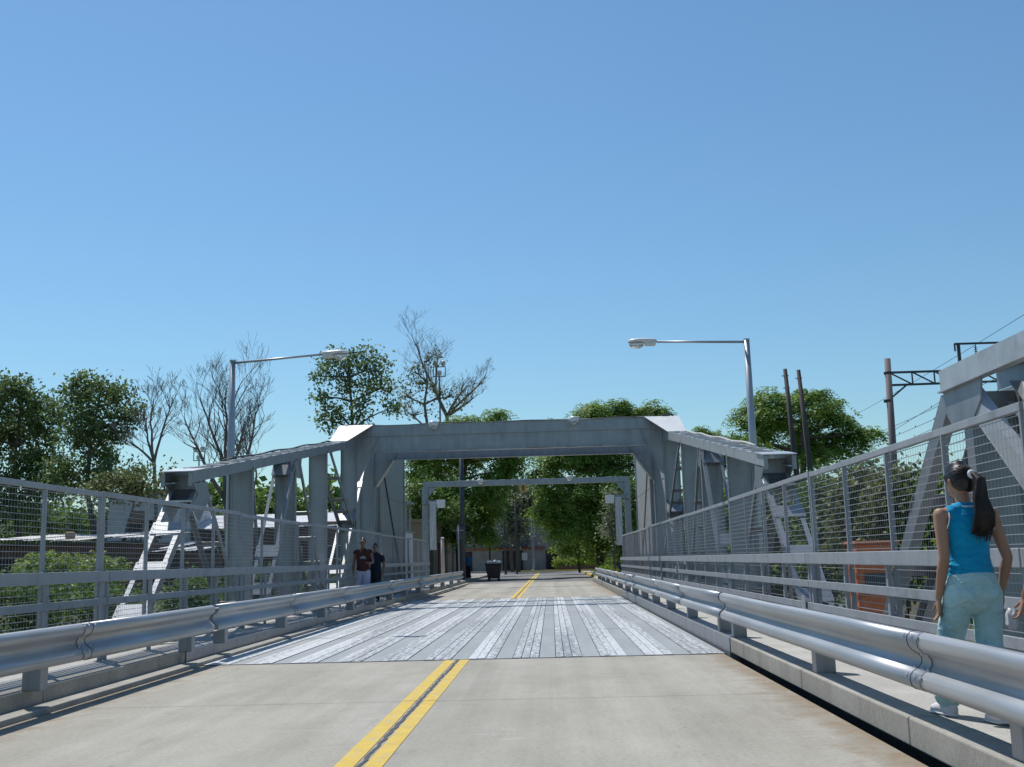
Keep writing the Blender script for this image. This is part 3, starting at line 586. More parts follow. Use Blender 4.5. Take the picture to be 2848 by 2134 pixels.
# approach truss at the right (its end shows beside the girl)
def near_truss(s):
    t = thing('bridge_truss', 'heavy grey truss end with level top girder above the girl in turquoise', 'truss', (s*4.95, 9.4, 0.02))
    zt, zb = 2.86, 2.67; xi, xo = 4.74, 5.26
    m_ = MB().box((s*xi, -6, zb), (s*(xi+0.014), 9.62, zt)).box((s*(xi+0.0142), -6, zt-0.014), (s*(xi+0.09), 9.62, zt)).box((s*(xi-0.03), -6, zb-0.0142), (s*(xi+0.06), 9.62, zb-0.0002)); m_.build('chord_plate', 'steel_light', t)  # inner plate in paler steel to imitate the sun on it
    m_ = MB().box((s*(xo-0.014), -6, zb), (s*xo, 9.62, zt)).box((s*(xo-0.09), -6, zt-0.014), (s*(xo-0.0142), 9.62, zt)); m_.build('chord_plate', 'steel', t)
    y = -5.6; k = 0
    while y < 9.5:
        sk = 0.15*(1 if k % 2 else -1)
        MB().bar((s*(xi+.02), y-sk, zt-0.021), (s*(xo-.02), y+sk, zt-0.021), 0.07, 0.012).build('lacing_bar', 'steel_light', t); y += 0.42; k += 1
    rv = MB()
    for y in np.arange(8.1, 9.5, .16): rv.dome((s*(xi+.05), y, zt+0.001), 0.016, (0, 0, 1))
    rv.build('rivets', 'steel_light', t, kind='stuff')
    # U-shaped gusset under the chord end
    for X, mt_ in ((xi+0.0145, 'steel'), (xo-0.030, 'steel')):
        MB().prism([(s*X, 8.75, zb-.015), (s*X, 9.6, zb-.015), (s*X, 9.62, 2.52), (s*X, 9.42, 2.30), (s*X, 9.05, 2.30), (s*X, 8.8, 2.48)], (s*0.0145, 0, 0)).build('gusset', mt_, t)
    def rails(p, q, w, mat, name):
        p3, q3 = Vector((0, *p)), Vector((0, *q)); d = (q3-p3).normalized(); nrm = Vector((0, -d.z, d.y)); nrm = nrm if nrm.z > 0 else -nrm
        for X, dx in ((xi+0.032, 1), (xo-0.038, -1)):
            b_ = MB(); o = Vector((s*X, 0, 0)); b_.bar(p3+o, q3+o, 0.014, w, nrm)
            o2 = o+Vector((s*dx*0.045, 0, 0)); b_.bar(p3+o2+nrm*(w/2+.003), q3+o2+nrm*(w/2+.003), 0.105, 0.012, nrm); b_.bar(p3+o2-nrm*(w/2+.003), q3+o2-nrm*(w/2+.003), 0.105, 0.012, nrm)
            b_.build(name, mat, t)
        Ln = (q3-p3).length; k = 0.12
        while k < 0.75:
            m_ = p3+d*Ln*k+Vector((s*(xi+xo)/2, 0, 0))+nrm*(w/2+0.018)
            MB().bar(m_-d*.1, m_+d*.1, xo-xi-.02, 0.012, nrm).build('batten', mat, t); k += 0.26
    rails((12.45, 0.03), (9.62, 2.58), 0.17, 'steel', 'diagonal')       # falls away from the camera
    rails((6.0, 0.03), (9.15, 2.60), 0.17, 'steel_light', 'diagonal')   # falls towards the camera, paler steel imitates the sun on it
    b_ = MB().box((s*(xi+.06), 9.17, 0.02), (s*(xo-.06), 9.19, 2.6)).box((s*(xi+.0475), 9.10, 0.02), (s*(xi+.0595), 9.26, 2.6)).box((s*(xo-.0595), 9.10, 0.02), (s*(xo-.0475), 9.26, 2.6)); b_.build('post', 'steel', t)
    MB().box((s*xi, 5.4, 0.021), (s*xo, 12.9, 0.16)).build('bottom_chord', 'steel', t)
    return t
near_truss(1)

# ================================================================== PORTAL
def portal():
    t = thing('bridge_portal', 'big grey steel portal frame spanning the road with riveted corner brackets', 'portal', (0, 32.6, -0.3))
    YF, YR = 32.6, 36.0
    MB().box((-4.69, YF-0.008, 4.66), (4.69, YF+0.008, 5.44)).build('front_girder', 'steel', t)
    ub = MB().box((-4.35, YF-0.055, 5.135), (4.35, YF-0.010, 5.46)); ub.box((-5.16, YF-0.08, 5.461), (5.16, YF+0.22, 5.476)); ub.build('top_beam', 'steel', t)
    MB().box((-4.2, YF-0.10, 4.628), (4.2, YF+0.10, 4.655)).build('bottom_flange', 'steel', t)
    for x, w in ((-2.3, .5), (-1.1, .3), (0.9, .7), (1.9, .35), (2.7, .3), (3.5, .3)): MB().box((x-w/2, YF-0.104, 4.632), (x+w/2, YF-0.1005, 4.651)).build('rust_patch', 'rust', t)
    MB().box((-4.69, YR-0.008, 4.74), (4.69, YR+0.008, 5.38)).build('rear_girder', 'steel', t)
    MB().box((-4.3, YR-0.09, 4.71), (4.3, YR+0.09, 4.7395)).build('rear_flange', 'steel', t)
    MB().box((-4.69, YR-0.09, 5.381), (4.69, YR+0.09, 5.40)).build('rear_flange', 'steel', t)
    k = 0; x = -4.0
    while x < 4.0:      # cross bracing between the girders
        x2 = x+2.0
        a, b_ = ((x, YF+.02), (x2, YR-.02)) if k % 2 == 0 else ((x2, YF+.02), (x, YR-.02))
        MB().bar((a[0], a[1], 5.22), (b_[0], b_[1], 5.22), 0.07, 0.07).build('brace', 'steel', t); x = x2; k += 1
    for s in (-1, 1):
        MB().prism([(s*4.02, YF-0.024, 5.10), (s*4.70, YF-0.024, 5.10), (s*4.70, YF-0.024, 3.72), (s*4.62, YF-0.024, 3.78)], (0, 0.0155, 0)).build('corner_bracket', 'steel', t)
        p0, p1 = Vector((s*4.02, YF-0.03, 5.10)), Vector((s*4.62, YF-0.03, 3.78)); MB().bar(p0, p1, 0.09, 0.012, Vector((-s*0.9, 0, -0.4))).build('bracket_flange', 'steel', t)
        rv = MB()
        for z in np.arange(3.9, 5.05, .11): rv.dome((s*4.665, YF-0.0245, z), 0.014, (0, -1, 0))
        for x_ in np.arange(4.12, 4.66, .11): rv.dome((s*x_, YF-0.0245, 5.06), 0.014, (0, -1, 0))
        rv.build('rivets', 'steel', t, kind='stuff')
        # bright sloping cover from the chord up to the portal top, folded edge below
        cz = chord_z(31.0)
        MB().prism([(s*4.685, 31.0, cz+.012), (s*5.22, 31.0, cz+.012), (s*5.22, YF-.07, 5.485), (s*4.17, YF-.07, 5.485)], (0, 0.008, 0.014)).build('cover_plate', 'cover_sunlit', t)
        MB().add([(s*4.685, 31.0, cz+.010), (s*4.17, YF-.06, 5.47), (s*4.69, YF-.06, 5.12), (s*4.69, 31.0, cz-.22), (s*4.69, YF-.06, 4.7)], [(0, 1, 2), (0, 2, 4, 3)] if s < 0 else [(2, 1, 0), (3, 4, 2, 0)]).build('side_plate', 'steel', t)
        post(t, s, YF+0.03, 5.12, -0.3, 'column', 0.20)
        post(t, s, YR, 5.36, -0.3, 'column', 0.24)
        MB().prism([(s*3.90, YR-0.024, 4.95), (s*4.70, YR-0.024, 4.95), (s*4.70, YR-0.024, 3.80), (s*4.62, YR-0.024, 3.86)], (0, 0.0155, 0)).build('corner_bracket', 'steel', t)
        MB().bar((s*3.90, YR+0.1, 4.94), (s*4.64, YR+0.1, 3.84), 0.42, 0.014, Vector((-s*0.8, 0, -0.5))).build('bracket_flange', 'steel', t)
        MB().bar((s*4.70, YF+.2, 5.25), (s*4.70, YR-.1, 5.25), 0.02, 0.26).build('side_girder', 'steel', t)
    # cables lying along the top
    cp = [(x_, 32.62+0.05*math.sin(x_*1.3), 5.495+0.02*math.sin(x_*2.3)) for x_ in np.arange(-4.9, 5.0, .35)]
    MB().tube(cp, 0.016, 5).build('cable', 'cable', t, smooth=True)
    cp = [(x_, 32.74+0.03*math.sin(x_*.9), 5.497+0.03*abs(math.sin(x_*1.1))) for x_ in np.arange(0.0, 4.7, .3)]
    MB().tube(cp, 0.014, 5).build('cable', 'cable_pale', t, smooth=True)
    MB().box((4.70, YF-.06, 5.478), (5.05, YF+.16, 5.56)).build('junction_box', 'dark_steel', t, bevel=0.01)
    return t
portal()
def bulkhead_lamp(x, y, z, label):
    t = thing('portal_lamp', label, 'lamp', (x, y, z))
    MB().lathe((x, y-0.17, z), [(0.05, .10), (0.13, .095), (0.155, .05), (0.155, .0), (0.145, -.045)], 18).build('housing', 'lamp_white', t, smooth=True, bevel=0.0)
    MB().lathe((x, y-0.17, z), [(0.135, -.046), (0.13, -.075), (0.10, -.12), (0.055, -.145), (0.01, -.15)], 18).build('glass', 'lamp_glass', t, smooth=True)
    MB().box((x-0.05, y-0.10, z-0.03), (x+0.05, y+0.0, z+0.06)).build('bracket', 'lamp_white', t, bevel=0.008)
    return t
bulkhead_lamp(-2.29, 32.54, 5.43, 'white dome lamp on the portal beam, at the leafless trees\' end')
bulkhead_lamp(2.02, 32.54, 5.44, 'white dome lamp on the portal beam, at the catenary mast end')

# counterweight housings behind the portal
for s in (-1, 1):
    t = thing('counterweight_housing', 'tall grey panelled counterweight housing behind the portal %s' % ('over the two walking men' if s < 0 else 'by the right mesh fence'), 'housing', (s*5.1, 40.2, 0.02))
    MB().box((s*4.73, 37.1, 0.021), (s*5.7, 43.2, 5.5)).build('core', 'steel', t)
    for i, (ya, yb) in enumerate(((37.12, 39.1), (39.12, 41.1), (41.12, 43.18))):
        for j, (za, zb) in enumerate(((0.05, 1.9), (1.92, 3.6), (3.62, 5.48))):
            MB().box((s*4.705, ya, za), (s*4.7295, yb, zb)).build('panel', 'steel_light' if s > 0 else 'steel', t, bevel=0.004)  # lit right and shaded left wall set by paler and darker steel
    for j in range(3): MB().box((s*4.76, 37.075, 0.05+j*1.82), (s*5.68, 37.0995, 1.85+j*1.82)).build('panel', 'steel', t, bevel=0.004)
    MB().bar((s*4.685, 38.0, 4.4), (s*4.685, 42.6, 0.4), 0.035, 0.09, (0, .6, .6)).build('tie_bar', 'rust' if s > 0 else 'dark_steel', t)
    for y in (37.1, 43.2): MB().box((s*4.66, y-0.06, 0.021), (s*4.7045, y+0.06, 5.49)).build('edge_angle', 'steel', t)
    MB().box((s*4.66, 37.0, 5.501), (s*5.78, 43.3, 5.56)).build('cap', 'steel', t)

# second, lighter gantry with hanging boards
YG = 53.0
t = thing('gantry', 'slim grey steel gantry over the road behind the portal', 'gantry', (0, YG, 0.02))
MB().box((-5.05, YG-0.13, 4.93), (5.12, YG+0.13, 5.20)).build('beam', 'steel', t, bevel=0.01)
for k in range(9): MB().box((-4.4+k*1.05, YG-.05, 5.201), (-4.1+k*1.05, YG+.05, 5.225)).build('clip', 'steel_light', t)
for s in (-1, 1):
    x = s*5.0+0.03
    MB().box((x-0.15, YG-0.149, 0.02), (x+0.15, YG+0.149, 4.929)).build('post', 'steel', t, bevel=0.012)
    MB().prism([(x-s*.16, YG-.06, 4.92), (x-s*.55, YG-.06, 4.92), (x-s*.16, YG-.06, 4.45)], (0, 0.12, 0)).build('knee_plate', 'steel', t)
    MB().box((x-s*0.16, YG-0.5, 4.12), (x-s*1.0, YG-0.36, 4.26)).build('bracket_arm', 'steel', t)
    MB().box((x-0.1, YG-.51, 4.10), (x+.1, YG-.151, 4.28)).build('bracket_arm', 'steel', t)
    MB().bar((x-s*.2, YG-.43, 3.2), (x-s*.85, YG-.43, 4.1), 0.06, 0.06).build('strut', 'steel', t)
bulkhead_lamp(-2.2, YG-.12, 5.16, 'small dome lamp on the slim rear gantry, over the waste bin side')
bulkhead_lamp(2.2, YG-.12, 5.20, 'small dome lamp on the slim rear gantry, over the yellow kerb side')
for s in (-1, 1):
    t = thing('barrier_board', 'pale barrier board with square box on the gantry post %s' % ('near the pinkish post' if s < 0 else 'by the ivy tree'), 'barrier', (s*4.45, YG-0.75, 1.85))
    MB().box((s*4.36, YG-0.78, 1.85), (s*4.68, YG-0.70, 4.15)).build('board', 'steel_light', t, bevel=0.01)
    MB().box((s*3.92, YG-0.86, 3.88), (s*4.32, YG-0.55, 4.26)).build('box', 'lamp_white', t, bevel=0.015)
    MB().bar((s*4.30, YG-0.74, 4.07), (s*4.8, YG-0.45, 4.19), 0.06, 0.06).build('hanger', 'steel', t)
    MB().bar((s*4.62, YG-0.80, 2.0), (s*4.40, YG-0.80, 4.0), 0.03, 0.03).build('rod', 'lamp_white', t)
    MB().bar((s*4.52, YG-0.695, 2.6), (s*4.86, YG-0.152, 2.6), 0.05, 0.05).build('stay', 'steel', t)
t = thing('control_cabin', 'small grey machine cabinet with white drum on the counterweight platform by the tan building', 'cabinet', (-5.6, 48.0, 0.02))
MB().box((-6.1, 47.4, 0.02), (-5.1, 49.0, 2.6)).build('cabinet', 'plaster_white', t, bevel=0.03)
MB().box((-6.2, 47.3, 2.601), (-5.0, 49.1, 2.66)).build('roof', 'steel', t)
for x in (-5.95, -5.2):
    for y in (47.5, 48.9): MB().box((x-.04, y-.04, 2.661), (x+.04, y+.04, 3.9)).build('leg', 'steel', t)
MB().box((-6.2, 47.3, 3.901), (-5.0, 49.1, 3.97)).build('platform', 'steel', t)
MB().lathe((-5.55, 48.1, 3.971), [(0.2, 0), (0.26, .05), (0.26, .5), (0.2, .62), (0.05, .66)], 16).build('drum', 'lamp_white', t, smooth=True)

# ================================================================== STREET LAMPS
def street_lamp(s, y, x, zt, arm_to, head_to, rise, label):
    t = thing('street_lamp', label, 'street lamp', (x, y, -0.3))
    MB().tube([(x, y, -0.3), (x, y, 1.5), (x, y, 3.4), (x, y, zt)], [0.085, 0.085, 0.078, 0.058], 14).build('pole', 'galvanised', t, smooth=True)
    MB().lathe((x, y, zt), [(0.062, -.02), (0.062, .012), (0.03, .02)], 14).build('cap', 'galvanised', t)
    MB().tube([(x, y, zt-0.05), (arm_to, y, zt-0.05+rise)], [0.026, 0.022], 10).build('arm', 'galvanised', t, smooth=True)
    ztip = zt-0.05+rise; d = 1 if head_to > arm_to else -1; Lh = abs(head_to-arm_to)
    # cobra head: rounded body, gear box below the spigot, glass bowl below the far half
    prof = [(0.0, .045, .03), (0.05, .075, .055), (.3, .10, .07), (.62, .135, .078), (.88, .125, .062), (.98, .06, .035), (1.0, .01, .01)]
    hb = MB(); n = 14; vs = []
    for f, w, h in prof:
        for j in range(n):
            a = 2*PI*j/n; ca, sa = math.cos(a), math.sin(a); vs.append((arm_to+d*(f*Lh), y+w*ca, ztip+0.012+(h*sa if sa > 0 else 0.40*h*sa)))
    fs = [(i*n+j, i*n+(j+1) % n, (i+1)*n+(j+1) % n, (i+1)*n+j) for i in range(len(prof)-1) for j in range(n)]+[tuple(range(n))[::-1], tuple(range((len(prof)-1)*n, len(prof)*n))]
    if d < 0: fs = [f[::-1] for f in fs]
    h = hb.add(vs, fs).build('lamp_head', 'lamp_white', t, smooth=True)
    MB().box((arm_to+d*0.02, y-0.075, ztip-0.075), (arm_to+d*Lh*0.42, y+0.075, ztip+0.005)).build('gear_box', 'lamp_white', h, bevel=0.02)
    MB().lathe((arm_to+d*Lh*0.70, y, ztip-0.012), [(0.155, 0.0), (0.15, -.03), (0.125, -.08), (0.08, -.105), (0.01, -.115)], 18, 1, 0.72).build('glass', 'lamp_glass', h, smooth=True)
    MB().lathe((arm_to+d*Lh*0.70, y, ztip-0.006), [(0.16, -.008), (0.165, .0), (0.16, .012)], 18, 1, 0.74).build('rim', 'steel', h, smooth=True)
    return t
street_lamp(-1, 21.55, -5.28, 5.50, -3.42, -2.86, 0.12, 'galvanised street lamp with white cobra head rising among the leafless trees')
street_lamp(1, 21.3, 5.27, 5.55, 3.46, 2.88, 0.06, 'galvanised street lamp with white cobra head and clear bowl near the big round tree')

# ================================================================== ORANGE CABINET, POLES, MASTS
t = thing('orange_cabinet', 'orange steel cabinet with ribbed edge standing behind the right mesh fence', 'cabinet', (5.25, 13.9, 0.02))
MB().box((5.02, 13.7, 0.02), (5.52, 14.15, 1.36)).build('body', 'orange_paint', t, bevel=0.015)
for k in range(9): MB().box((4.985, 13.68, 0.12+k*.135), (5.015, 13.76, 0.20+k*.135)).build('rib', 'orange_paint', t)
MB().box((5.10, 13.68, 0.75), (5.40, 13.6995, 1.0)).build('label_plate', 'dark_steel', t)
MB().box((5.0, 13.66, 1.361), (5.55, 14.18, 1.40)).build('lid', 'orange_paint', t, bevel=0.008)

# catenary portal over the railway: concrete masts and lattice beam
def lattice(t, p, q, h, n, mat, r=0.035):
    p, q = Vector(p), Vector(q)
    for dz in (0, -h): MB().bar(p+Vector((0, 0, dz)), q+Vector((0, 0, dz)), 2*r, 2*r).build('chord', mat, t)
    for k in range(n):
        a = p.lerp(q, k/n); b_ = p.lerp(q, (k+1)/n); b2 = b_-Vector((0, 0, h))
        MB().bar(a, b2, r*1.1, r*1.1).build('brace', mat, t); MB().bar(b_, b2, r*1.2, r*1.2).build('strut', mat, t)
YM = 46.0
m0, mtop = at(1925, 1010, YM), at(1915, 775, YM)
t = thing('catenary_mast', 'brown concrete railway mast with dark lattice beam beside the big round tree', 'mast', (m0.x, YM, ground_h(0, YM)))
MB().tube([(m0.x, YM, ground_h(0, YM)-.2), (mtop.x+.02, YM, mtop.z)], [0.19, 0.13], 14).build('mast', 'mast_concrete', t, smooth=True)
for py in (806, 866):
    c = at(1917, py, YM); MB().lathe(c, [(0.155, -.06), (0.17, -.05), (0.17, .05), (0.155, .06)], 14).build('clamp', 'dark_steel', t)
pA, pB = at(1920, 805, YM), at(2330, 792, YM+4)
lattice(t, pA, pB, 0.55, 9, 'dark_steel', 0.045)
MB().bar(at(1922, 862, YM), at(1956, 833, YM), 0.07, 0.07).build('knee', 'dark_steel', t)
MB().tube([(pB.x, pB.y, ground_h(0, 50)-.2), (pB.x, pB.y, pB.z+.6)], [0.19, 0.13], 14).build('mast', 'mast_concrete', t, smooth=True)
YN = 40.0
a, b_ = at(2061, 743, YN), at(2165, 740, YN); c = at(2069, 745, YN)
t = thing('catenary_mast', 'thin dark railway mast with level crossbar and hanging insulators over the right truss', 'mast', (c.x, YN, ground_h(0, YN)))
MB().box((c.x-.05, YN-.05, ground_h(0, YN)-.2), (c.x+.05, YN+.05, a.z)).build('mast', 'dark_steel', t)
MB().bar(a, b_+Vector((.6, 0, 0)), 0.07, 0.07).build('crossbar', 'dark_steel', t)
for px in (2106, 2146):
    q = at(px, 745, YN); ins = MB(); ins.tube([q, q-Vector((0, 0, .55))], 0.02, 6)
    for k in range(6): ins.lathe(q-Vector((0, 0, .1+k*.075)), [(0.02, .02), (0.07, .0), (0.02, -.015)], 8)
    ins.build('insulator', 'dark_steel', t)
    MB().tube([q-Vector((0, 0, .5)), (q.x, YN, q.z-1.5)], 0.012, 5).build('dropper', 'dark_steel', t)
MB().bar(a, (a.x, YN, a.z-.28), 0.05, 0.05).build('hook', 'dark_steel', t)
for (nx_, ny_, fx, fy) in ((2230, 668, 1830, 905), (2140, 798, 1800, 1003), (2110, 836, 1850, 952), (2120, 858, 1850, 972), (2200, 838, 1858, 992), (2215, 862, 1862, 1002), (2215, 905, 1866, 1012)):
    p0, p1 = at(nx_, ny_, 42), at(fx, fy, 78); mid = p0.lerp(p1, .5)-Vector((0, 0, .12))
    p0e = p0+(p0-p1)*0.35
    w = MB().tube([p0e, p0, p0.lerp(p1, .25)-Vector((0, 0, .09)), mid, p0.lerp(p1, .75)-Vector((0, 0, .09)), p1, p1+(p1-p0)*0.5], 0.013, 4)
    if fy > 950 and nx_ > 2115:
        for k in range(6): w.lathe(p0.lerp(p1, .12+k*.13)-Vector((0, 0, .06)), [(0.01, -.05), (0.03, 0), (0.01, .05)], 6)
    tag(w.build('overhead_wire', 'dark_steel'), 'thin dark overhead railway wire slanting past the concrete mast', 'wire', 'railway wires by the concrete mast')
for (x0, y0, x1, y1, lb) in ((1695, 797, 1716, 985, 'weathered dark wooden pole with rounded top in front of the big round tree'), (1724, 799, 1751, 1025, 'leaning dark wooden pole with slanted top and small step bolts by the big tree')):
    p, q = at(x0, y0, 38), at(x1, y1, 38); d = (q-p)/abs(q.z-p.z); base = q+d*(q.z-ground_h(0, 38)+.2)
    t = thing('wooden_pole', lb, 'pole', base)
    MB().tube([base, q, p], [0.125, 0.105, 0.07], 10).build('shaft', 'wood_pole', t, smooth=True)
    for f in (.08, .22): c = p.lerp(q, f); MB().bar(c-Vector((.14, 0, 0)), c+Vector((.1, 0, 0)), 0.03, 0.03).build('step_bolt', 'dark_steel', t)

# flood-light masts far on the left
def flood_mast(px, py, w, Y, label, n):
    c = at(px, py, Y); t = thing('floodlight_mast', label, 'floodlight', (c.x, Y, -0.13))
    MB().tube([(c.x, Y, -.2), (c.x, Y, c.z-.3)], [.14, .07], 8).build('mast', 'pole_grey', t)
    W = w/ppm(Y)
    for dz in (-.35, .55): MB().box((c.x-W/2, Y-.05, c.z+dz), (c.x+W/2, Y+.05, c.z+dz+.07)).build('crossbar', 'dark_steel', t)
    for sx in (-1, 1): MB().box((c.x+sx*W/2-.03, Y-.04, c.z-.35), (c.x+sx*W/2+.03, Y+.04, c.z+.6)).build('frame_bar', 'dark_steel', t)
    for k in range(n):
        x = c.x-W/2+W*(k+.5)/n; MB().lathe((x, Y-.15, c.z+.62 if k % 2 == 0 else c.z-.28), [(.08, 0), (.22, .1), (.24, .35), (.12, .5)], 10).build('lamp', 'lamp_white', t, smooth=True)
flood_mast(430, 988, 24, 105, 'small distant floodlight frame among the leafless branches', 3)
flood_mast(949, 806, 26, 96, 'floodlight platform with white lamp inside the half-bare tree crown', 3)

# ================================================================== TREES
def leaf_quads(C, rad, m, size, up=0.5, squash=0.75, aspect=0.55):
    """C: clump centres (k,3); m leaves per clump"""
    k = len(C); P = np.repeat(C, m, 0) + RNG.normal(size=(k*m, 3))*np.repeat(rad, m)[:, None]*np.array([1, 1, squash])
    n = len(P); d = RNG.normal(size=(n, 3)); d[:, 2] -= 0.35; d /= np.linalg.norm(d, axis=1)[:, None]
    nr = RNG.normal(size=(n, 3)); nr[:, 2] += up*2; w = np.cross(d, nr); w /= np.linalg.norm(w, axis=1)[:, None]+1e-9
    sz = size*RNG.uniform(0.65, 1.3, n)[:, None]; d = d*sz; w = w*sz*aspect*0.5
    return np.stack([P, P+d*0.45+w, P+d, P+d*0.45-w], 1)
def frond_quads(C, rad, m, length, leaf=0.17):
    """drooping compound leaves: m fronds per clump, leaflets along each"""
    k = len(C); O = np.repeat(C, m, 0) + RNG.normal(size=(k*m, 3))*np.repeat(rad, m)[:, None]*np.array([.55, .55, .35]); n = len(O)
    th = RNG.uniform(0, 2*PI, n); H = np.stack([np.cos(th), np.sin(th), np.zeros(n)], 1); ln = length*RNG.uniform(.6, 1.2, n)
    up0 = RNG.uniform(0.0, .7, n); out = []
    for j in range(7):
        f = (j+1)/7.0; P = O+H*(ln*f)[:, None]; P[:, 2] += ln*(up0*f-0.95*f*f)
        T = H.copy(); T[:, 2] += up0-1.9*f; T /= np.linalg.norm(T, axis=1)[:, None]
        S = np.cross(T, np.array([0, 0, 1.0])); S /= np.linalg.norm(S, axis=1)[:, None]+1e-9
        for sg in (-1, 1):
            d = S*sg*0.9+T*0.45+RNG.normal(size=(n, 3))*.2; d[:, 2] -= .15; d /= np.linalg.norm(d, axis=1)[:, None]
            w = np.cross(d, np.cross(S, T)+RNG.normal(size=(n, 3))*.3); w /= np.linalg.norm(w, axis=1)[:, None]+1e-9
            lz = leaf*RNG.uniform(.7, 1.2, n)[:, None]; out.append(np.stack([P, P+d*lz*.45+w*lz*.17, P+d*lz, P+d*lz*.45-w*lz*.17], 1))
    return np.concatenate(out)
def limb(b_, p, q, r0, r1, bend=0.12, n=5, sides=6):
    p, q = Vector(p), Vector(q); Ln = (q-p).length; o = Vector((random.uniform(-1, 1), random.uniform(-1, 1), random.uniform(-.2, .8)))*Ln*bend
    pts = [p.lerp(q, i/(n-1))+o*math.sin(PI*i/(n-1))+Vector((random.uniform(-1, 1), random.uniform(-1, 1), 0))*Ln*0.015 for i in range(n)]
    b_.tube(pts, [r0+(r1-r0)*i/(n-1) for i in range(n)], sides); return pts
def leafy(name, label, Y, base_px, lobes, mat, trunk_r=0.2, bark='bark', clumps=1.0, m=34, size=0.2, style='leaf', rc=0.42, cat='tree', group=None, fork=0.35, zbase=None, deep=0.85, dead=0):
    """lobes: (px, py, rx, ry) of crown masses as seen; depth of each mass varies round Y"""
    s_ = 1/ppm(Y); base = at(base_px, 1200, Y); z0 = ground_h(base.x, Y)-0.1 if zbase is None else zbase; base = Vector((base.x, Y, z0))
    t = thing(name, label, cat, base, group)
    cs = []; tb = MB()
    for (px, py, rx, ry) in lobes:
        c = at(px+random.uniform(-.25, .25)*rx, py+random.uniform(-.2, .25)*ry, Y); c.y += random.uniform(-.9, .9)*rx*s_; k_ = random.uniform(.72, 1.12); cs.append((c, rx*s_*k_, ry*s_*k_))
    ztop = max(c.z for c, _, _ in cs); mean = Vector((sum(c.x for c, _, _ in cs)/len(cs), Y, 0))
    fk = Vector((base.x*.6+mean.x*.4, Y, z0+(ztop-z0)*fork))
    trunk = limb(tb, base, fk, trunk_r, trunk_r*.72, .05, 5, 9)
    top = Vector((mean.x, Y, ztop)); lead = limb(tb, fk, top, trunk_r*.7, trunk_r*.15, .08, 7, 7)
    CL = []
    for c, rx, ry in cs:
        src = min(lead+trunk[2:], key=lambda p: (p-c).length+max(0, p.z-c.z+.3)*1.5)
        arm = limb(tb, src, c, trunk_r*.34, trunk_r*.10, .1, 5, 5)
        nn = max(6, int(clumps*(rx*ry)**.85*26))
        for i in range(nn):
            v = RNG.normal(size=3); v /= np.linalg.norm(v); r = RNG.uniform()**0.42*(1.28 if RNG.uniform() < .14 else 1.0)
            p = np.array(c)+v*r*np.array([rx, rx*deep, ry]); CL.append(p)
            if i % 7 == 0: limb(tb, arm[random.choice((2, 3, 4))], Vector(p), trunk_r*.09, 0.012, .12, 4, 3)
        for i in range(dead): 
            v = RNG.normal(size=3); v[2] = abs(v[2]); v /= np.linalg.norm(v); limb(tb, arm[3], Vector(np.array(c)+v*np.array([rx, rx, ry])*1.5), trunk_r*.08, .006, .15, 5, 3)
    tb.build('trunk', bark, t, smooth=True)
    CL = np.array(CL); rad = RNG.uniform(.6, 1.25, len(CL))*rc
    V = frond_quads(CL, rad, m, size, size*.30) if style == 'frond' else leaf_quads(CL, rad, m, size)
    quads_mesh('crown', V, mat, t)
    return t
def bare_tree(label, Y, base_px, forks, spread, rad, seed, levels=5, name='bare_tree', tips=None):
    """leafless tree; forks: list of main limb targets in px"""
    rs = random.Random(seed); base = at(base_px, 1200, Y); z0 = ground_h(base.x, Y)-.1; base = Vector((base.x, Y, z0))
    t = thing(name, label, 'tree', base); b_ = MB()
    def grow(p, d, ln, r, lev):
        n = 4; pts = [p]; q = p.copy(); dd = d.copy()
        for i in range(n):
            dd = (dd+Vector((rs.uniform(-1, 1), rs.uniform(-1, 1)*.8, rs.uniform(-.5, .8)))*.17).normalized(); q = q+dd*(ln/n); pts.append(q.copy())
        r1 = max(.008, r*.55); b_.tube(pts, [r+(r1-r)*i/n for i in range(n+1)], 5 if lev < 2 else 3, cap=False)
        if lev >= levels: return
        for k in range(rs.choice((2, 3, 3)) if lev < levels-1 else rs.choice((2, 3, 4))):
            pp = pts[rs.choice((2, 3, 4, 4))]; a = Vector((rs.uniform(-1, 1), rs.uniform(-1, 1)*.8, rs.uniform(-.35, .7)))*spread
            grow(pp, (dd+a).normalized(), ln*rs.uniform(.55, .82), max(.006, r1*rs.uniform(.55, .85)), lev+1)
    fx, fy = forks[0]; f0 = at(fx, fy, Y); b_.tube([base, base.lerp(f0, .5)+Vector((.1, 0, 0)), f0], [rad, rad*.85, rad*.7], 8)
    for (px, py) in forks[1:]:
        q = at(px, py, Y); q.y += rs.uniform(-1, 1); pts = limb(b_, f0, q, rad*.6, rad*.28, .08, 6, 6)
        dirv = (pts[-1]-pts[-2]).normalized()
        for i in (2, 3, 4, 5):
            for kk in range(2): grow(pts[i], (dirv+Vector((rs.uniform(-1, 1), rs.uniform(-1, 1), rs.uniform(-.2, .6)))*spread*1.1).normalized(), (q-f0).length*rs.uniform(.22, .38), rad*.2, 2)
        grow(pts[-1], dirv, (q-f0).length*.35, rad*.26, 1)
    b_.build('branches', 'bark_grey', t, smooth=True); return t

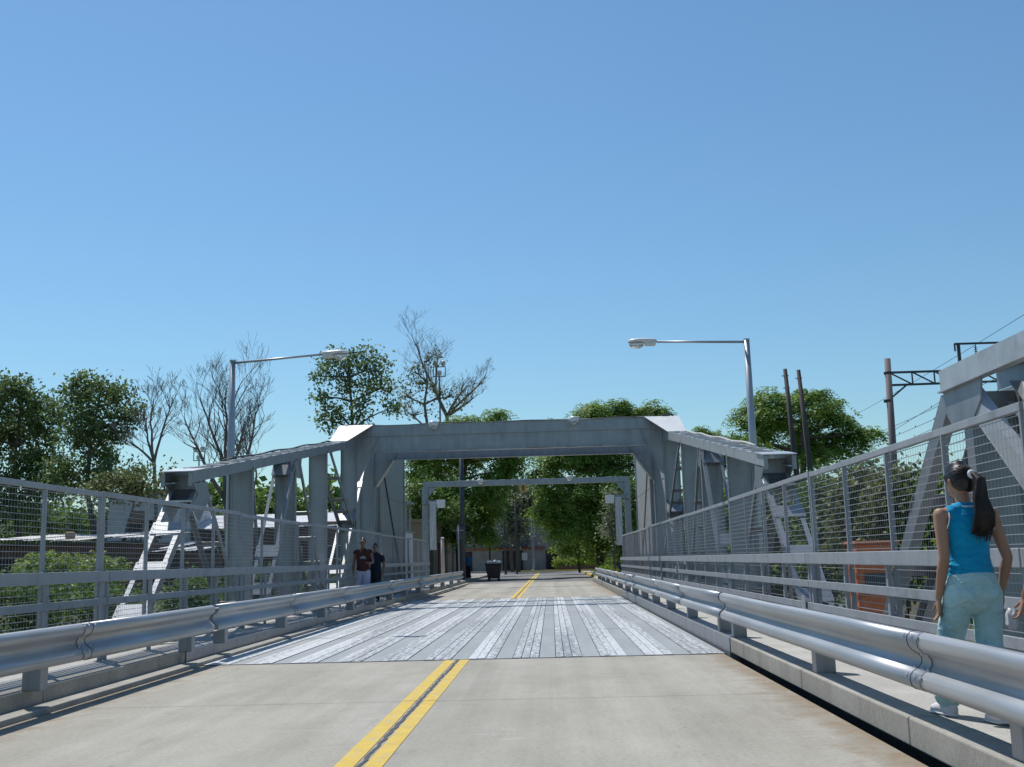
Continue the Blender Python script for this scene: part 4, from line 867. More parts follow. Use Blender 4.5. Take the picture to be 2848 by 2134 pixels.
# left bank: the leafy pair, leafless trees
leafy('leafy_tree', 'dense olive-green tree with double top behind the low brick houses', 64, 60, [(45, 845, 55, 42), (85, 860, 50, 40), (10, 880, 50, 50), (105, 900, 52, 46), (20, 940, 62, 56), (85, 965, 70, 56), (30, 1020, 62, 55), (100, 1045, 72, 52), (45, 1090, 72, 42), (-30, 960, 60, 80)], 'leaf_olive', .28, clumps=.85, m=46, size=.24, rc=.36, fork=.2)
leafy('leafy_tree', 'tall olive-green tree with ragged open side next to the leafless sapling', 60, 205, [(195, 832, 34, 30), (225, 850, 36, 34), (160, 850, 36, 34), (250, 865, 40, 38), (200, 900, 62, 48), (268, 915, 36, 50), (160, 940, 54, 45), (225, 975, 52, 48), (288, 890, 20, 26), (150, 1020, 55, 40), (235, 1040, 55, 40), (285, 1010, 22, 28)], 'leaf_olive', .26, clumps=.85, m=44, size=.23, rc=.33, fork=.2)
leafy('bush', 'dark green bush mass behind the roof of the low brick house', 66, 120, [(20, 1120, 50, 26), (75, 1130, 45, 24), (130, 1120, 50, 28), (185, 1125, 45, 24), (235, 1110, 40, 26), (270, 1130, 40, 20)], 'leaf_dark', .12, clumps=1.0, m=34, size=.26, rc=.4, cat='bush', fork=.4)
leafy('bush', 'low olive bush with dry leaves in front of the white-walled house', 55, 250, [(200, 1060, 45, 30), (260, 1050, 50, 30), (310, 1045, 45, 24), (350, 1055, 40, 20), (372, 1030, 14, 18)], 'leaf_olive_dry', .14, clumps=1.3, m=30, size=.24, rc=.4, cat='bush', fork=.5)
bare_tree('slender leafless sapling with a forked trunk by the white-walled house', 58, 338, [(333, 1000), (312, 925), (340, 900), (366, 885), (285, 955)], .75, .14, 5, levels=5)
bare_tree('wide leafless tree with long bending limbs behind the left lamp pole', 62, 492, [(487, 1085), (420, 950), (448, 915), (478, 900), (505, 890), (545, 920), (530, 960)], .7, .22, 11, levels=5)
bare_tree('small leafless tree with drooping twigs beside the left lamp pole', 58, 556, [(547, 1060), (560, 1000), (528, 985), (535, 950)], .8, .12, 21, levels=4)
# behind the portal on the left
leafy('leafy_tree', 'rounded grey-green tree with see-through crown behind the left street lamp\'s head', 82, 755, [(715, 770, 30, 24), (775, 762, 35, 24), (745, 790, 50, 28), (810, 790, 36, 28), (695, 815, 36, 26), (755, 830, 55, 36), (825, 835, 34, 34), (690, 860, 26, 22), (725, 885, 42, 28), (790, 890, 50, 34), (700, 905, 20, 12), (840, 880, 22, 26), (760, 930, 50, 25)], 'leaf_olive', .3, clumps=.42, m=34, size=.29, rc=.42, fork=.25, deep=.6)
leafy('half_bare_tree', 'half-bare brown tree with dead twigs rising behind the portal beam', 90, 935, [(890, 800, 28, 30), (920, 830, 45, 40), (880, 860, 36, 32), (955, 850, 30, 36), (930, 780, 22, 26), (900, 895, 50, 24), (985, 850, 30, 30)], 'leaf_olive_dry', .32, clumps=.2, m=20, size=.28, rc=.45, bark='bark_grey', fork=.3, dead=16)
bare_tree('leafless grey tree with fine upswept twigs behind the portal beam', 94, 985, [(965, 900), (1000, 850), (1030, 840), (940, 800), (905, 770), (1015, 870)], .7, .24, 31, levels=5)
# street trees framing the far road
leafy('street_tree', 'broad bright-green street tree with drooping leaves over the tan building', 74, 990, [(905, 940, 45, 28), (960, 925, 45, 28), (1020, 925, 45, 26), (1075, 905, 26, 26), (930, 985, 55, 35), (995, 985, 55, 40), (1060, 970, 50, 40), (900, 1035, 30, 36), (965, 1050, 50, 36), (1030, 1045, 55, 38), (1085, 1015, 40, 36), (1000, 1100, 55, 34), (1065, 1095, 45, 40), (950, 1105, 36, 30), (1040, 1145, 40, 24), (1112, 985, 22, 30), (915, 1085, 40, 30), (900, 1130, 30, 26), (960, 1150, 40, 24)], 'leaf_green', .24, clumps=.62, m=13, size=.92, style='frond', rc=.34, fork=.4)
leafy('street_tree', 'shady dark-green tree leaning over the tan building\'s roof', 68, 930, [(905, 1075, 40, 34), (945, 1095, 42, 34), (890, 1115, 30, 30), (985, 1110, 36, 26), (920, 1045, 36, 28)], 'leaf_dark', .16, clumps=.8, m=36, size=.26, rc=.42, fork=.5, zbase=.1)
leafy('street_tree', 'large dark-trunked street tree with layered bright leaves by the yellow kerb', 76, 1297, [(1265, 890, 50, 24), (1330, 880, 52, 26), (1390, 890, 42, 24), (1225, 925, 36, 24), (1300, 925, 60, 30), (1385, 935, 55, 32), (1200, 985, 42, 30), (1260, 985, 55, 36), (1330, 990, 60, 40), (1400, 985, 50, 40), (1180, 1030, 36, 26), (1245, 1045, 55, 36), (1320, 1055, 55, 40), (1200, 1090, 50, 34), (1270, 1105, 55, 36), (1330, 1110, 40, 34), (1225, 1140, 50, 26), (1300, 1150, 45, 30), (1345, 1165, 35, 30), (1180, 1065, 30, 26), (1360, 1050, 40, 40)], 'leaf_green', .32, clumps=.62, m=13, size=.95, style='frond', rc=.36, fork=.42)
leafy('street_tree', 'small yellow-green street tree with low branches beyond the big street tree', 88, 1250, [(1205, 1150, 36, 24), (1250, 1155, 42, 26), (1300, 1140, 36, 26), (1185, 1120, 26, 20), (1275, 1185, 36, 16), (1220, 1185, 30, 14)], 'leaf_bright', .11, clumps=1.3, m=30, size=.28, rc=.45, fork=.5, zbase=.1)
leafy('street_tree', 'pale grey-green tree standing at the far end of the street', 104, 1120, [(1100, 1110, 32, 28), (1135, 1100, 30, 30), (1120, 1140, 36, 24), (1085, 1085, 26, 24), (1150, 1070, 24, 24)], 'leaf_grey', .16, clumps=1.4, m=24, size=.34, rc=.5, fork=.5, zbase=.1)
leafy('street_tree', 'tall thin-leaved dark tree rising beyond the small traffic signal', 112, 1105, [(1095, 1000, 30, 24), (1120, 965, 20, 26), (1075, 1040, 36, 24), (1140, 1040, 28, 20), (1060, 1075, 30, 20)], 'leaf_dark', .2, clumps=.5, m=22, size=.42, rc=.7, fork=.4, zbase=.1)
leafy('ivy_tree', 'dark ivy-covered tree behind the barrier board at the right', 64, 1352, [(1340, 1090, 24, 40), (1335, 1140, 24, 36), (1350, 1050, 24, 34), (1345, 1185, 26, 30), (1362, 1120, 24, 40)], 'leaf_dark', .18, clumps=2.2, m=36, size=.2, rc=.35, fork=.5, zbase=.1)
leafy('ivy_tree', 'grey-green climbing shrub on the trunk beside the barrier board', 62, 1325, [(1322, 1110, 16, 22), (1318, 1140, 15, 18), (1330, 1080, 14, 20)], 'leaf_grey', .08, clumps=3.0, m=30, size=.16, rc=.3, fork=.5, zbase=.1)
# the big round tree and others right
leafy('round_tree', 'big round dark-green tree with flat umbrella crown behind the wooden poles', 60, 1735, [(1700, 850, 42, 28), (1650, 870, 40, 30), (1745, 860, 46, 30), (1790, 875, 36, 34), (1610, 905, 44, 28), (1680, 905, 55, 32), (1755, 910, 60, 34), (1820, 910, 42, 34), (1585, 945, 28, 26), (1640, 945, 45, 26), (1860, 940, 40, 24), (1800, 955, 55, 30), (1725, 960, 60, 28), (1885, 930, 20, 14), (1840, 975, 42, 22), (1775, 985, 40, 20)], 'leaf_green', .3, clumps=.62, m=12, size=.78, style='frond', rc=.3, fork=.45)
leafy('leafy_tree', 'lower bright-green tree between the portal corner and the big round tree', 56, 1530, [(1525, 935, 26, 16), (1560, 950, 34, 18), (1610, 965, 40, 22), (1650, 985, 40, 22), (1500, 960, 26, 18), (1580, 990, 46, 26), (1680, 1005, 34, 26)], 'leaf_green', .2, clumps=.75, m=13, size=.6, style='frond', rc=.3, fork=.5)
for (px, py, rx, ry, Y, lb, mt_, md) in (
    (1790, 1100, 60, 85, 34, 'dark-green leafy shrub mass behind the wooden poles\' feet', 'leaf_dark', 30),
    (1860, 1080, 60, 80, 32, 'brownish-green bushy shrub behind the orange cabinet', 'leaf_olive_dry', 30),
    (1950, 1085, 70, 80, 30, 'broad olive shrub seen through the mesh left of the girl', 'leaf_olive_dry', 32),
    (2040, 1110, 60, 90, 29, 'dark shrub behind the girl\'s head beneath the truss end', 'leaf_dark', 32),
    (2150, 1120, 75, 100, 27, 'bright leafy shrub behind the mesh right of the girl', 'leaf_bright', 30),
    (2260, 1110, 75, 110, 26, 'leafy green shrub mass past the truss girder at the fence\'s near end', 'leaf_dark', 30),
    (1700, 1130, 70, 90, 42, 'dark-green shrub mass behind the right truss posts', 'leaf_dark', 30),
    (1610, 1120, 70, 100, 48, 'green shrub mass between the right truss posts and the housing', 'leaf_green', 30),
    (1520, 1130, 60, 90, 54, 'tall shaded shrub mass next to the right counterweight housing', 'leaf_dark', 30)):
    lob = []
    for k in range(9):
        a = 2*PI*k/9; lob.append((px+rx*.6*math.cos(a), py+ry*.6*math.sin(a)+10, rx*.5, ry*.42))
    lob += [(px, py, rx*.6, ry*.5), (px, py+ry*1.0, rx*.8, ry*.5), (px-rx*.4, py+ry*1.5, rx*.8, ry*.5), (px+rx*.4, py+ry*1.6, rx*.8, ry*.5)]
    leafy('shrub', lb, Y, px, lob, mt_, .09, clumps=1.9, m=md+16, size=.18 if Y < 40 else .25, rc=.36, cat='shrub', fork=.4)
for (px, py, rx, ry, Y, lb, mt_) in (
    (105, 1225, 70, 40, 26, 'bright yellow-green bush below the brick wall behind the left fence', 'leaf_bright'),
    (215, 1225, 30, 26, 27, 'small yellow-green bush beside the double fence post', 'leaf_bright'),
    (60, 1300, 90, 40, 24, 'dark low shrub along the bank under the bright bush', 'leaf_dark'),
    (220, 1305, 80, 40, 25, 'dark tangled shrub at the foot of the white end diagonal', 'leaf_dark'),
    (420, 1290, 80, 50, 30, 'dark shrub under the left truss near the end diagonal', 'leaf_dark'),
    (580, 1275, 80, 50, 36, 'dark shrub seen between the left truss posts', 'leaf_olive'),
    (720, 1260, 70, 44, 42, 'dark shrub behind the middle of the left truss', 'leaf_dark')):
    lob = [(px+rx*.6*math.cos(a), py+ry*.5*math.sin(a), rx*.45, ry*.5) for a in np.arange(0, 6.2, .9)]+[(px, py, rx*.5, ry*.5), (px-rx*.3, py+ry, rx*.6, ry*.7), (px+rx*.3, py+ry, rx*.6, ry*.7), (px, py+ry*2, rx*.7, ry*.7)]
    fr_ = mt_ == 'leaf_bright'
    leafy('shrub', lb, Y, px, lob, mt_, .07, clumps=3.0 if not fr_ else 3.2, m=28 if not fr_ else 6, size=.13 if not fr_ else .34, rc=.26, style='frond' if fr_ else 'leaf', cat='bush', fork=.4)

# far-off belt of trees along the horizon
C_ = []
for x in np.arange(-160, 170, 2.2):
    y = 165+25*math.sin(x*.05)+RNG.uniform(-8, 8); h = 9.0+2.8*math.sin(x*.13)+1.8*math.sin(x*.41)
    k = 46; C_.append(np.stack([x+RNG.normal(0, 2.0, k), y+RNG.normal(0, 2.5, k), RNG.uniform(0, 1, k)**.8*h], 1))
C_ = np.concatenate(C_); tag(quads_mesh('distant_wood', leaf_quads(C_, np.full(len(C_), .8), 12, 1.25), 'leaf_dark'), 'far-off dark belt of trees along the horizon', 'wood', kind='stuff')
# ================================================================== HOUSES ON THE LEFT BANK
def corrugated(x0, x1, y0, y1, z0, z1, n):
    """sloping tin sheet, ribs running front to back"""
    b_ = MB(); F, B = [], []
    for i in range(n*2+1):
        x = x0+(x1-x0)*i/(n*2); dz = 0.025*(i % 2); F.append((x, y0, z0+dz)); B.append((x, y1, z1+dz))
    k = len(F); T = F+B+[(p[0], p[1], p[2]-.012) for p in F+B]
    fs = [(i, i+1, k+i+1, k+i) for i in range(k-1)]+[(2*k+i, 3*k+i, 3*k+i+1, 2*k+i+1) for i in range(k-1)]+[(i, 2*k+i, 2*k+i+1, i+1) for i in range(k-1)]
    return b_.add(T, fs)
def opening(t, x, y, z, w, h, frame='wood_pole'):
    wdw = MB().box((x-w/2, y-.03, z-h/2), (x+w/2, y+.01, z+h/2)).build('window', 'dark_opening', t)
    for a_, b2 in (((x-w/2-.05, z-h/2-.05), (x+w/2+.05, z-h/2)), ((x-w/2-.05, z+h/2), (x+w/2+.05, z+h/2+.05)), ((x-w/2-.05, z-h/2), (x-w/2, z+h/2)), ((x+w/2, z-h/2), (x+w/2+.05, z+h/2))):
        MB().box((a_[0], y-.06, a_[1]), (b2[0], y+.005, b2[1])).build('frame', frame, wdw)
def brick_rows(t, x0, x1, y, z0, z1, mat='brick_red'):
    """front wall of coursed brick; too far off to single out, one joined relief"""
    b_ = MB(); z = z0; r = 0
    while z < z1-.05:
        x = x0-(.15 if r % 2 else 0)
        while x < x1:
            a, c = max(x, x0), min(x+.28, x1)
            if c-a > .04: b_.box((a, y-.02-random.uniform(0, .008), z), (c, y+.01, z+.10))
            x += .30
        z += .12; r += 1
    b_.build('brickwork', mat, t, kind='stuff')
G0 = -0.13
# long low brick house with a tin roof edge
Y = 50.0; xa, xb = at(-70, 1200, Y).x, at(315, 1200, Y).x
t = thing('brick_house', 'long low brick house with a light tin roof edge behind the left fence', 'house', ((xa+xb)/2, Y, G0))
MB().box((xa, Y, G0), (xb, Y+6, 2.55)).build('wall', 'brick_red', t)
brick_rows(t, xa, xb, Y-.001, G0, 2.5)
for k in range(6):
    w = (xb-xa)/6; dz = random.uniform(-.06, .06)
    corrugated(xa+k*w-.05, xa+(k+1)*w+.06, Y-.55, Y+6.2, 2.72+dz+.05*k/6, 3.15+dz, 8).build('roof_sheet', 'tin_roof', t)
for x in (xa+1.6, xa+4.2, xb-1.5): opening(t, x, Y-.03, 1.35, .9, 1.0)
MB().box((xa+.2, Y-.3, 2.52), (xb-.2, Y-.2, 2.62)).build('fascia', 'wood_pole', t)
MB().lathe((xa+4.6, Y+.6, 2.80), [(.2, 0), (.24, .1), (.24, .28), (.12, .34)], 10).build('roof_vent', 'rust', t)
# patched annex with crumpled bright sheets
xa2, xb2 = xb+.05, at(430, 1200, Y+1).x
t = thing('shed', 'small brick shed with crumpled bright sheet roof behind the white end diagonal', 'shed', ((xa2+xb2)/2, Y+1, G0))
MB().box((xa2, Y+.6, G0), (xb2, Y+4.6, 2.0)).build('wall', 'brick_red', t); brick_rows(t, xa2, xb2, Y+.599, G0, 1.98)
for k in range(4):
    w = (xb2-xa2)/4; z = 2.15+random.uniform(-.1, .12)
    corrugated(xa2+k*w-.05, xa2+(k+1)*w+.1, Y+.2-random.uniform(0, .3), Y+4.7, z, z+.35+random.uniform(-.1, .1), 4).build('roof_sheet', 'tin_roof', t)
MB().box((xa2+.5, Y+.55, .2), (xa2+1.3, Y+.575, 1.8)).build('door', 'dark_opening', t)
# white walled house behind
Y2 = 60.0; x0, x1 = at(196, 1100, Y2).x, at(372, 1100, Y2).x; zl, zr = at(200, 1074, Y2).z, at(372, 1058, Y2).z
t = thing('white_house', 'white-washed flat-fronted house with sloping parapet behind the olive bush', 'house', ((x0+x1)/2, Y2, G0))
MB().prism([(x0+1.0, Y2, G0), (x1, Y2, G0), (x1, Y2, zr), (x0+1.0, Y2, zl+.05)], (0, 7, 0)).build('wall', 'plaster_white', t)
MB().prism([(x0+.9, Y2-.08, zl+.06), (x1+.1, Y2-.08, zr+.01), (x1+.1, Y2-.08, zr+.09), (x0+.9, Y2-.08, zl+.14)], (0, 7.2, 0)).build('parapet', 'plaster_grey', t)
MB().box((x0, Y2+.1, G0), (x0+.98, Y2+6, 4.0)).build('side_wall', 'plaster_grey', t)
opening(t, x0+2.6, Y2-.03, 3.6, .8, .9, 'plaster_grey'); opening(t, x1-1.0, Y2-.03, 3.5, .8, 1.0, 'plaster_grey')
MB().box((x0+3.4, Y2-.06, 2.2), (x0+3.55, Y2-.001, 4.3)).build('downpipe', 'lamp_white', t)
q = at(300, 1118, 57.5)
t = thing('rusty_drum', 'rusty brown water drum on a stand before the white-washed house', 'drum', (q.x, 57.5, G0))
MB().lathe((q.x, 57.5, q.z-.35), [(.3, 0), (.36, .04), (.36, .34), (.38, .36), (.36, .38), (.36, .66), (.3, .7)], 16).build('drum', 'rust', t, smooth=True)
for sx in (-.25, .25):
    for sy in (-.25, .25): MB().box((q.x+sx-.04, 57.5+sy-.04, G0-.05), (q.x+sx+.04, 57.5+sy+.04, q.z-.352)).build('leg', 'wood_pole', t)
# long shed with the bright ribbed roof seen between the truss posts
Y3 = 63.0; xa, xb = at(395, 1100, Y3).x, at(760, 1100, Y3).x; z0, z1 = at(550, 1140, Y3).z, at(550, 1112, Y3+5).z
t = thing('long_shed', 'long brick shed with bright white ribbed roof seen between the left truss posts', 'shed', ((xa+xb)/2, Y3, G0))
MB().box((xa, Y3+.3, G0), (xb, Y3+7, z0-.08)).build('wall', 'brick_red', t); brick_rows(t, xa, xb, Y3+.299, G0, z0-.12)
for k in range(8):
    w = (xb-xa)/8; corrugated(xa+k*w-.04, xa+(k+1)*w+.04, Y3, Y3+5, z0+.004*(k % 2), z1+.004*(k % 2), 6).build('roof_sheet', 'plaster_white', t)
for k in range(4): opening(t, xa+1.4+k*2.5, Y3+.27, 2.0, 1.3, .7, 'lamp_white')

# ================================================================== FAR STREET
# tan building on the left pavement
t = thing('tan_building', 'tan plastered building with dark doorways shaded by the left street tree', 'building', (-9.0, 72, 0.0))
MB().box((-14, 63.5, -.1), (-6.2, 86, 3.6)).build('wall', 'plaster_tan', t)
MB().box((-14.2, 63.3, 3.601), (-6.0, 86.2, 3.8)).build('cornice', 'plaster_tan', t)
for y in (66.5, 71, 76, 81):
    d = MB().box((-6.195, y-.7, .12), (-6.16, y+.7, 2.5)).build('door', 'dark_opening', t); MB().box((-6.195, y-.85, 2.501), (-6.10, y+.85, 2.65)).build('lintel', 'plaster_grey', d)
for x in (-12.5, -10.3, -8.0):
    opening(t, x, 63.47, 1.9, 1.1, 1.4, 'plaster_grey')
for (x, y, z1, r, mat, lb, bar) in ((-4.85, 60.0, 2.55, .11, 'pole_pink', 'pinkish concrete post rising behind the left guard rail', 0), (-3.98, 63.2, 8.2, .15, 'dark_steel', 'thick dark utility pole in front of the tan building', 1), (-4.15, 62.4, 3.3, .05, 'pole_grey', 'thin grey pole with short crossbar before the dark utility pole', 2),
    (-3.62, 84.5, 6.5, .08, 'pole_green', 'slim dark-green street pole behind the waste bin', 0), (-2.95, 97.2, 7.5, .10, 'dark_steel', 'tall black pole at the far street corner', 0), (-1.95, 97.8, 7.2, .09, 'dark_steel', 'black corner pole beside the traffic island', 0), (-.7, 112.9, 6.0, .14, 'pole_grey', 'pale grey pole on the far side of the T junction', 0), (5.1, 83.0, 6.0, .09, 'pole_grey', 'grey pole standing by the yellow kerb under the street tree', 0)):
    zb = -0.02 if y > 96 and y < 112 else .1
    t = thing('street_pole', lb, 'pole', (x, y, zb))
    MB().tube([(x, y, zb), (x, y, z1*.5), (x, y, z1)], [r, r*.95, r*.8], 10).build('shaft', mat, t, smooth=True)
    MB().lathe((x, y, zb), [(r*1.6, 0), (r*1.6, .05), (r*1.1, .12)], 10).build('foot', mat, t)
    MB().lathe((x, y, z1), [(r*.85, 0), (r*.95, .03), (r*.4, .07)], 10).build('cap', mat if mat != 'pole_pink' else 'plaster_white', t)
    if bar == 2: MB().box((x-.33, y-.02, 3.02), (x+.33, y+.02, 3.07)).build('crossbar', mat, t)
    if bar == 1:
        MB().box((x-.35, y-.3, 2.5), (x+.2, y-.14, 3.3)).build('meter_box', 'dark_steel', t)
t = thing('traffic_signal', 'small yellow traffic signal hung over the road below the slim gantry', 'traffic light', (-3.98, 64.2, 5.9))
MB().tube([(-4.0, 63.35, 5.95), (-2.2, 64.0, 6.0), (-.38, 64.2, 5.9)], .04, 8).build('arm', 'dark_steel', t, smooth=True)
MB().box((-.52, 64.08, 5.30), (-.22, 64.32, 5.86)).build('housing', 'signal_yellow', t, bevel=0.02)
for k in range(3): MB().tube([(-.37, 64.08, 5.75-k*.17), (-.37, 63.93, 5.75-k*.17)], [.07, .075], 10).build('visor', 'dark_steel', t)
# wheeled waste bin
bx, by = -2.42, 67.3
t = thing('waste_bin', 'black wheeled waste bin overflowing with pale rubbish bags by the pavement', 'waste bin', (bx, by, 0))
MB().add([(bx-.36, by-.3, .16), (bx+.36, by-.3, .16), (bx+.36, by+.3, .16), (bx-.36, by+.3, .16), (bx-.50, by-.40, 1.02), (bx+.50, by-.40, 1.02), (bx+.50, by+.40, 1.02), (bx-.50, by+.40, 1.02)], [(0,3,2,1),(4,5,6,7),(0,1,5,4),(1,2,6,5),(2,3,7,6),(3,0,4,7)]).build('body', 'bin_plastic', t, bevel=0.03)
MB().box((bx-.55, by-.45, 1.021), (bx+.55, by+.45, 1.09)).build('rim', 'bin_plastic', t, bevel=0.02)
for sx in (-1, 1):
    for sy in (-1, 1): MB().tube([(bx+sx*.30, by+sy*.25-.03, .09), (bx+sx*.30, by+sy*.25+.03, .09)], .09, 12).build('wheel', 'bin_plastic', t)
for (dx, dy, r) in ((-.25, -.1, .2), (.1, .1, .22), (.36, -.12, .17)):
    MB().lathe((bx+dx, by+dy, 1.08), [(r*.9, 0), (r, r*.3), (r*.75, r*.7), (r*.3, r*.95), (.03, r*1.05)], 9, 1, .8).build('rubbish_bag', 'bag_plastic', t, smooth=True)
# buildings closing the T junction
t = thing('street_front', 'low grey building with dark awning and red band closing the far street', 'building', (0, 117, 0.1))
MB().box((-30, 117.0, .1), (34, 126, 4.2)).build('wall', 'plaster_grey', t)
MB().box((-30.1, 116.9, 4.201), (34.1, 126, 4.4)).build('parapet', 'plaster_grey', t)
MB().box((-4.6, 115.2, 2.6), (-1.2, 116.99, 3.9)).build('awning', 'dark_steel', t, bevel=0.03)
MB().box((-9.5, 116.8, 2.35), (0.5, 116.995, 2.59)).build('band', 'red_roof', t)
for x, w in ((-12, 2.4), (-8.4, 2.0), (-3.0, 2.2), (1.2, 1.2), (6.5, 2.6), (12, 2.2)):
    d = MB().box((x-w/2, 116.93, .1), (x+w/2, 116.998, 2.3)).build('door', 'dark_opening' if x != 6.5 else 'pole_grey', t); MB().box((x-w/2-.1, 116.9, 2.301), (x+w/2+.1, 116.9295, 2.34)).build('lintel', 'plaster_white', d)
MB().box((-2.0, 116.9, 1.2), (-1.4, 116.925, 2.0)).build('notice', 'plaster_white', t)
t = thing('brick_tower', 'brown-grey blank tower block wall rising above the far street trees', 'building', (-2.2, 132, 0))
MB().box((-3.2, 130, -.1), (.4, 138, 10.6)).build('wall', 'plaster_grey', t)
for k in range(7): MB().box((-3.2, 129.96, 1.3+k*1.4), (.4, 129.998, 1.42+k*1.4)).build('course', 'brick_red', t)
MB().box((-3.3, 129.9, 10.601), (.5, 138.1, 10.75)).build('coping', 'plaster_grey', t)
t = thing('warehouse', 'dark flat-roofed warehouse with bright white roof edge at the street end', 'building', (-10, 128, 0))
MB().box((-16, 127, -.1), (-4.6, 138, 8.6)).build('wall', 'plaster_grey', t); MB().box((-16.2, 126.8, 8.601), (-4.4, 138, 8.95)).build('roof_edge', 'dark_steel', t)
for k in range(4): opening(t, -14.5+k*2.8, 126.97, 6.6, 1.6, 1.1, 'lamp_white')
MB().box((-10.0, 126.5, 4.55), (-5.2, 126.96, 5.2)).build('roof_canopy', 'plaster_white', t)
# planting box and hedge on the far right
t = thing('planter', 'low brick planter with clipped hedge on the far pavement', 'planter', (6.0, 114.2, .12))
MB().box((1.8, 113.6, .12), (10.5, 115.0, .55)).build('box', 'brick_red', t)
C_ = np.stack([RNG.uniform(1.5, 9.8, 260), RNG.uniform(113.6, 115.0, 260), RNG.uniform(.5, 1.25, 260)], 1); quads_mesh('hedge', leaf_quads(C_, np.full(260, .16), 22, .2), 'leaf_bright', t)
for (x, y) in ((4.75, 70.3), (4.95, 73.0)):
    C_ = np.stack([RNG.normal(x, .35, 90), RNG.normal(y, .5, 90), RNG.uniform(.15, .75, 90)], 1)
    t = thing('verge_plants', 'patch of low leafy verge plants at the yellow kerb %s' % ('near the guard rail end' if y < 72 else 'near the big trunk'), 'plants', (x, y, .12)); quads_mesh('leaves', leaf_quads(C_, np.full(90, .14), 20, .15), 'leaf_bright', t)
t = thing('shade_box', 'dark box standing in for the deep shade under the ivy tree', 'shade box', (6.4, 73, .12))  # added dark box that stands in for tree shade
MB().box((5.5, 72, .12), (7.6, 75, 2.6)).build('body', 'dark_steel', t, bevel=0.03); MB().box((5.3, 71.7, 2.601), (7.8, 75.3, 2.75)).build('roof', 'dark_steel', t); MB().box((5.7, 71.95, .9), (7.4, 71.995, 2.2)).build('dark_panel', 'dark_opening', t)
t = thing('traffic_cone', 'small orange cone on the footway by the far right guard rail', 'cone', (4.1, 50.5, .197))
MB().lathe((4.1, 50.5, .197), [(.17, 0), (.17, .03), (.11, .035), (.03, .55), (.02, .56)], 14).build('cone', 'orange_paint', t, smooth=False)

# ================================================================== PEOPLE
def loft(V, F, path, rx, ry, side=(1, 0, 0), n=14):
    """closed tapering tube with elliptical sections and rounded ends; rx along 'side'"""
    path = [Vector(p) for p in path]; k = len(path); o = len(V); side = Vector(side)
    ts = [(path[min(i+1, k-1)]-path[max(i-1, 0)]).normalized() for i in range(k)]
    def ring(c, t_, a_, b_):
        u = side-t_*side.dot(t_); u = u.normalized() if u.length > 1e-4 else t_.orthogonal().normalized(); w = t_.cross(u)
        for j in range(n):
            a = 2*PI*j/n; V.append(tuple(c+u*(a_*math.cos(a))+w*(b_*math.sin(a))))
    rings = 0
    e0 = min(rx[0], ry[0]); e1 = min(rx[-1], ry[-1])
    for f in (.95, .6): ring(path[0]-ts[0]*e0*f*.9, ts[0], rx[0]*math.sqrt(1-f*f), ry[0]*math.sqrt(1-f*f)); rings += 1
    for i in range(k): ring(path[i], ts[i], rx[i], ry[i]); rings += 1
    for f in (.6, .95): ring(path[-1]+ts[-1]*e1*f*.9, ts[-1], rx[-1]*math.sqrt(1-f*f), ry[-1]*math.sqrt(1-f*f)); rings += 1
    F += [(o+i*n+j, o+i*n+(j+1) % n, o+(i+1)*n+(j+1) % n, o+(i+1)*n+j) for i in range(rings-1) for j in range(n)]
    F += [tuple(o+j for j in range(n))[::-1], tuple(o+(rings-1)*n+j for j in range(n))]
def fused(name, parts, mat, parent, voxel, smooth=4, xf=None, fac=.5):
    """overlapping lofts -> one continuous skin"""
    V, F = [], []
    for p in parts: loft(V, F, *p[:3], **(p[3] if len(p) > 3 else {}))
    me = bpy.data.meshes.new('tmp'); me.from_pydata(V, [], F); me.update()
    o = bpy.data.objects.new('tmp', me); COL.objects.link(o)
    r = o.modifiers.new('r', 'REMESH'); r.mode = 'VOXEL'; r.voxel_size = voxel; r.use_smooth_shade = True
    if smooth: sm = o.modifiers.new('s', 'SMOOTH'); sm.iterations = smooth; sm.factor = fac
    dg = bpy.context.evaluated_depsgraph_get(); nm = bpy.data.meshes.new_from_object(o.evaluated_get(dg)); nm.name = name
    bpy.data.objects.remove(o); bpy.data.meshes.remove(me)
    nm.materials.clear(); nm.materials.append(MATS[mat])
    nm.polygons.foreach_set('use_smooth', [True]*len(nm.polygons))
    ob = bpy.data.objects.new(name, nm); COL.objects.link(ob); ob.parent = parent
    return ob
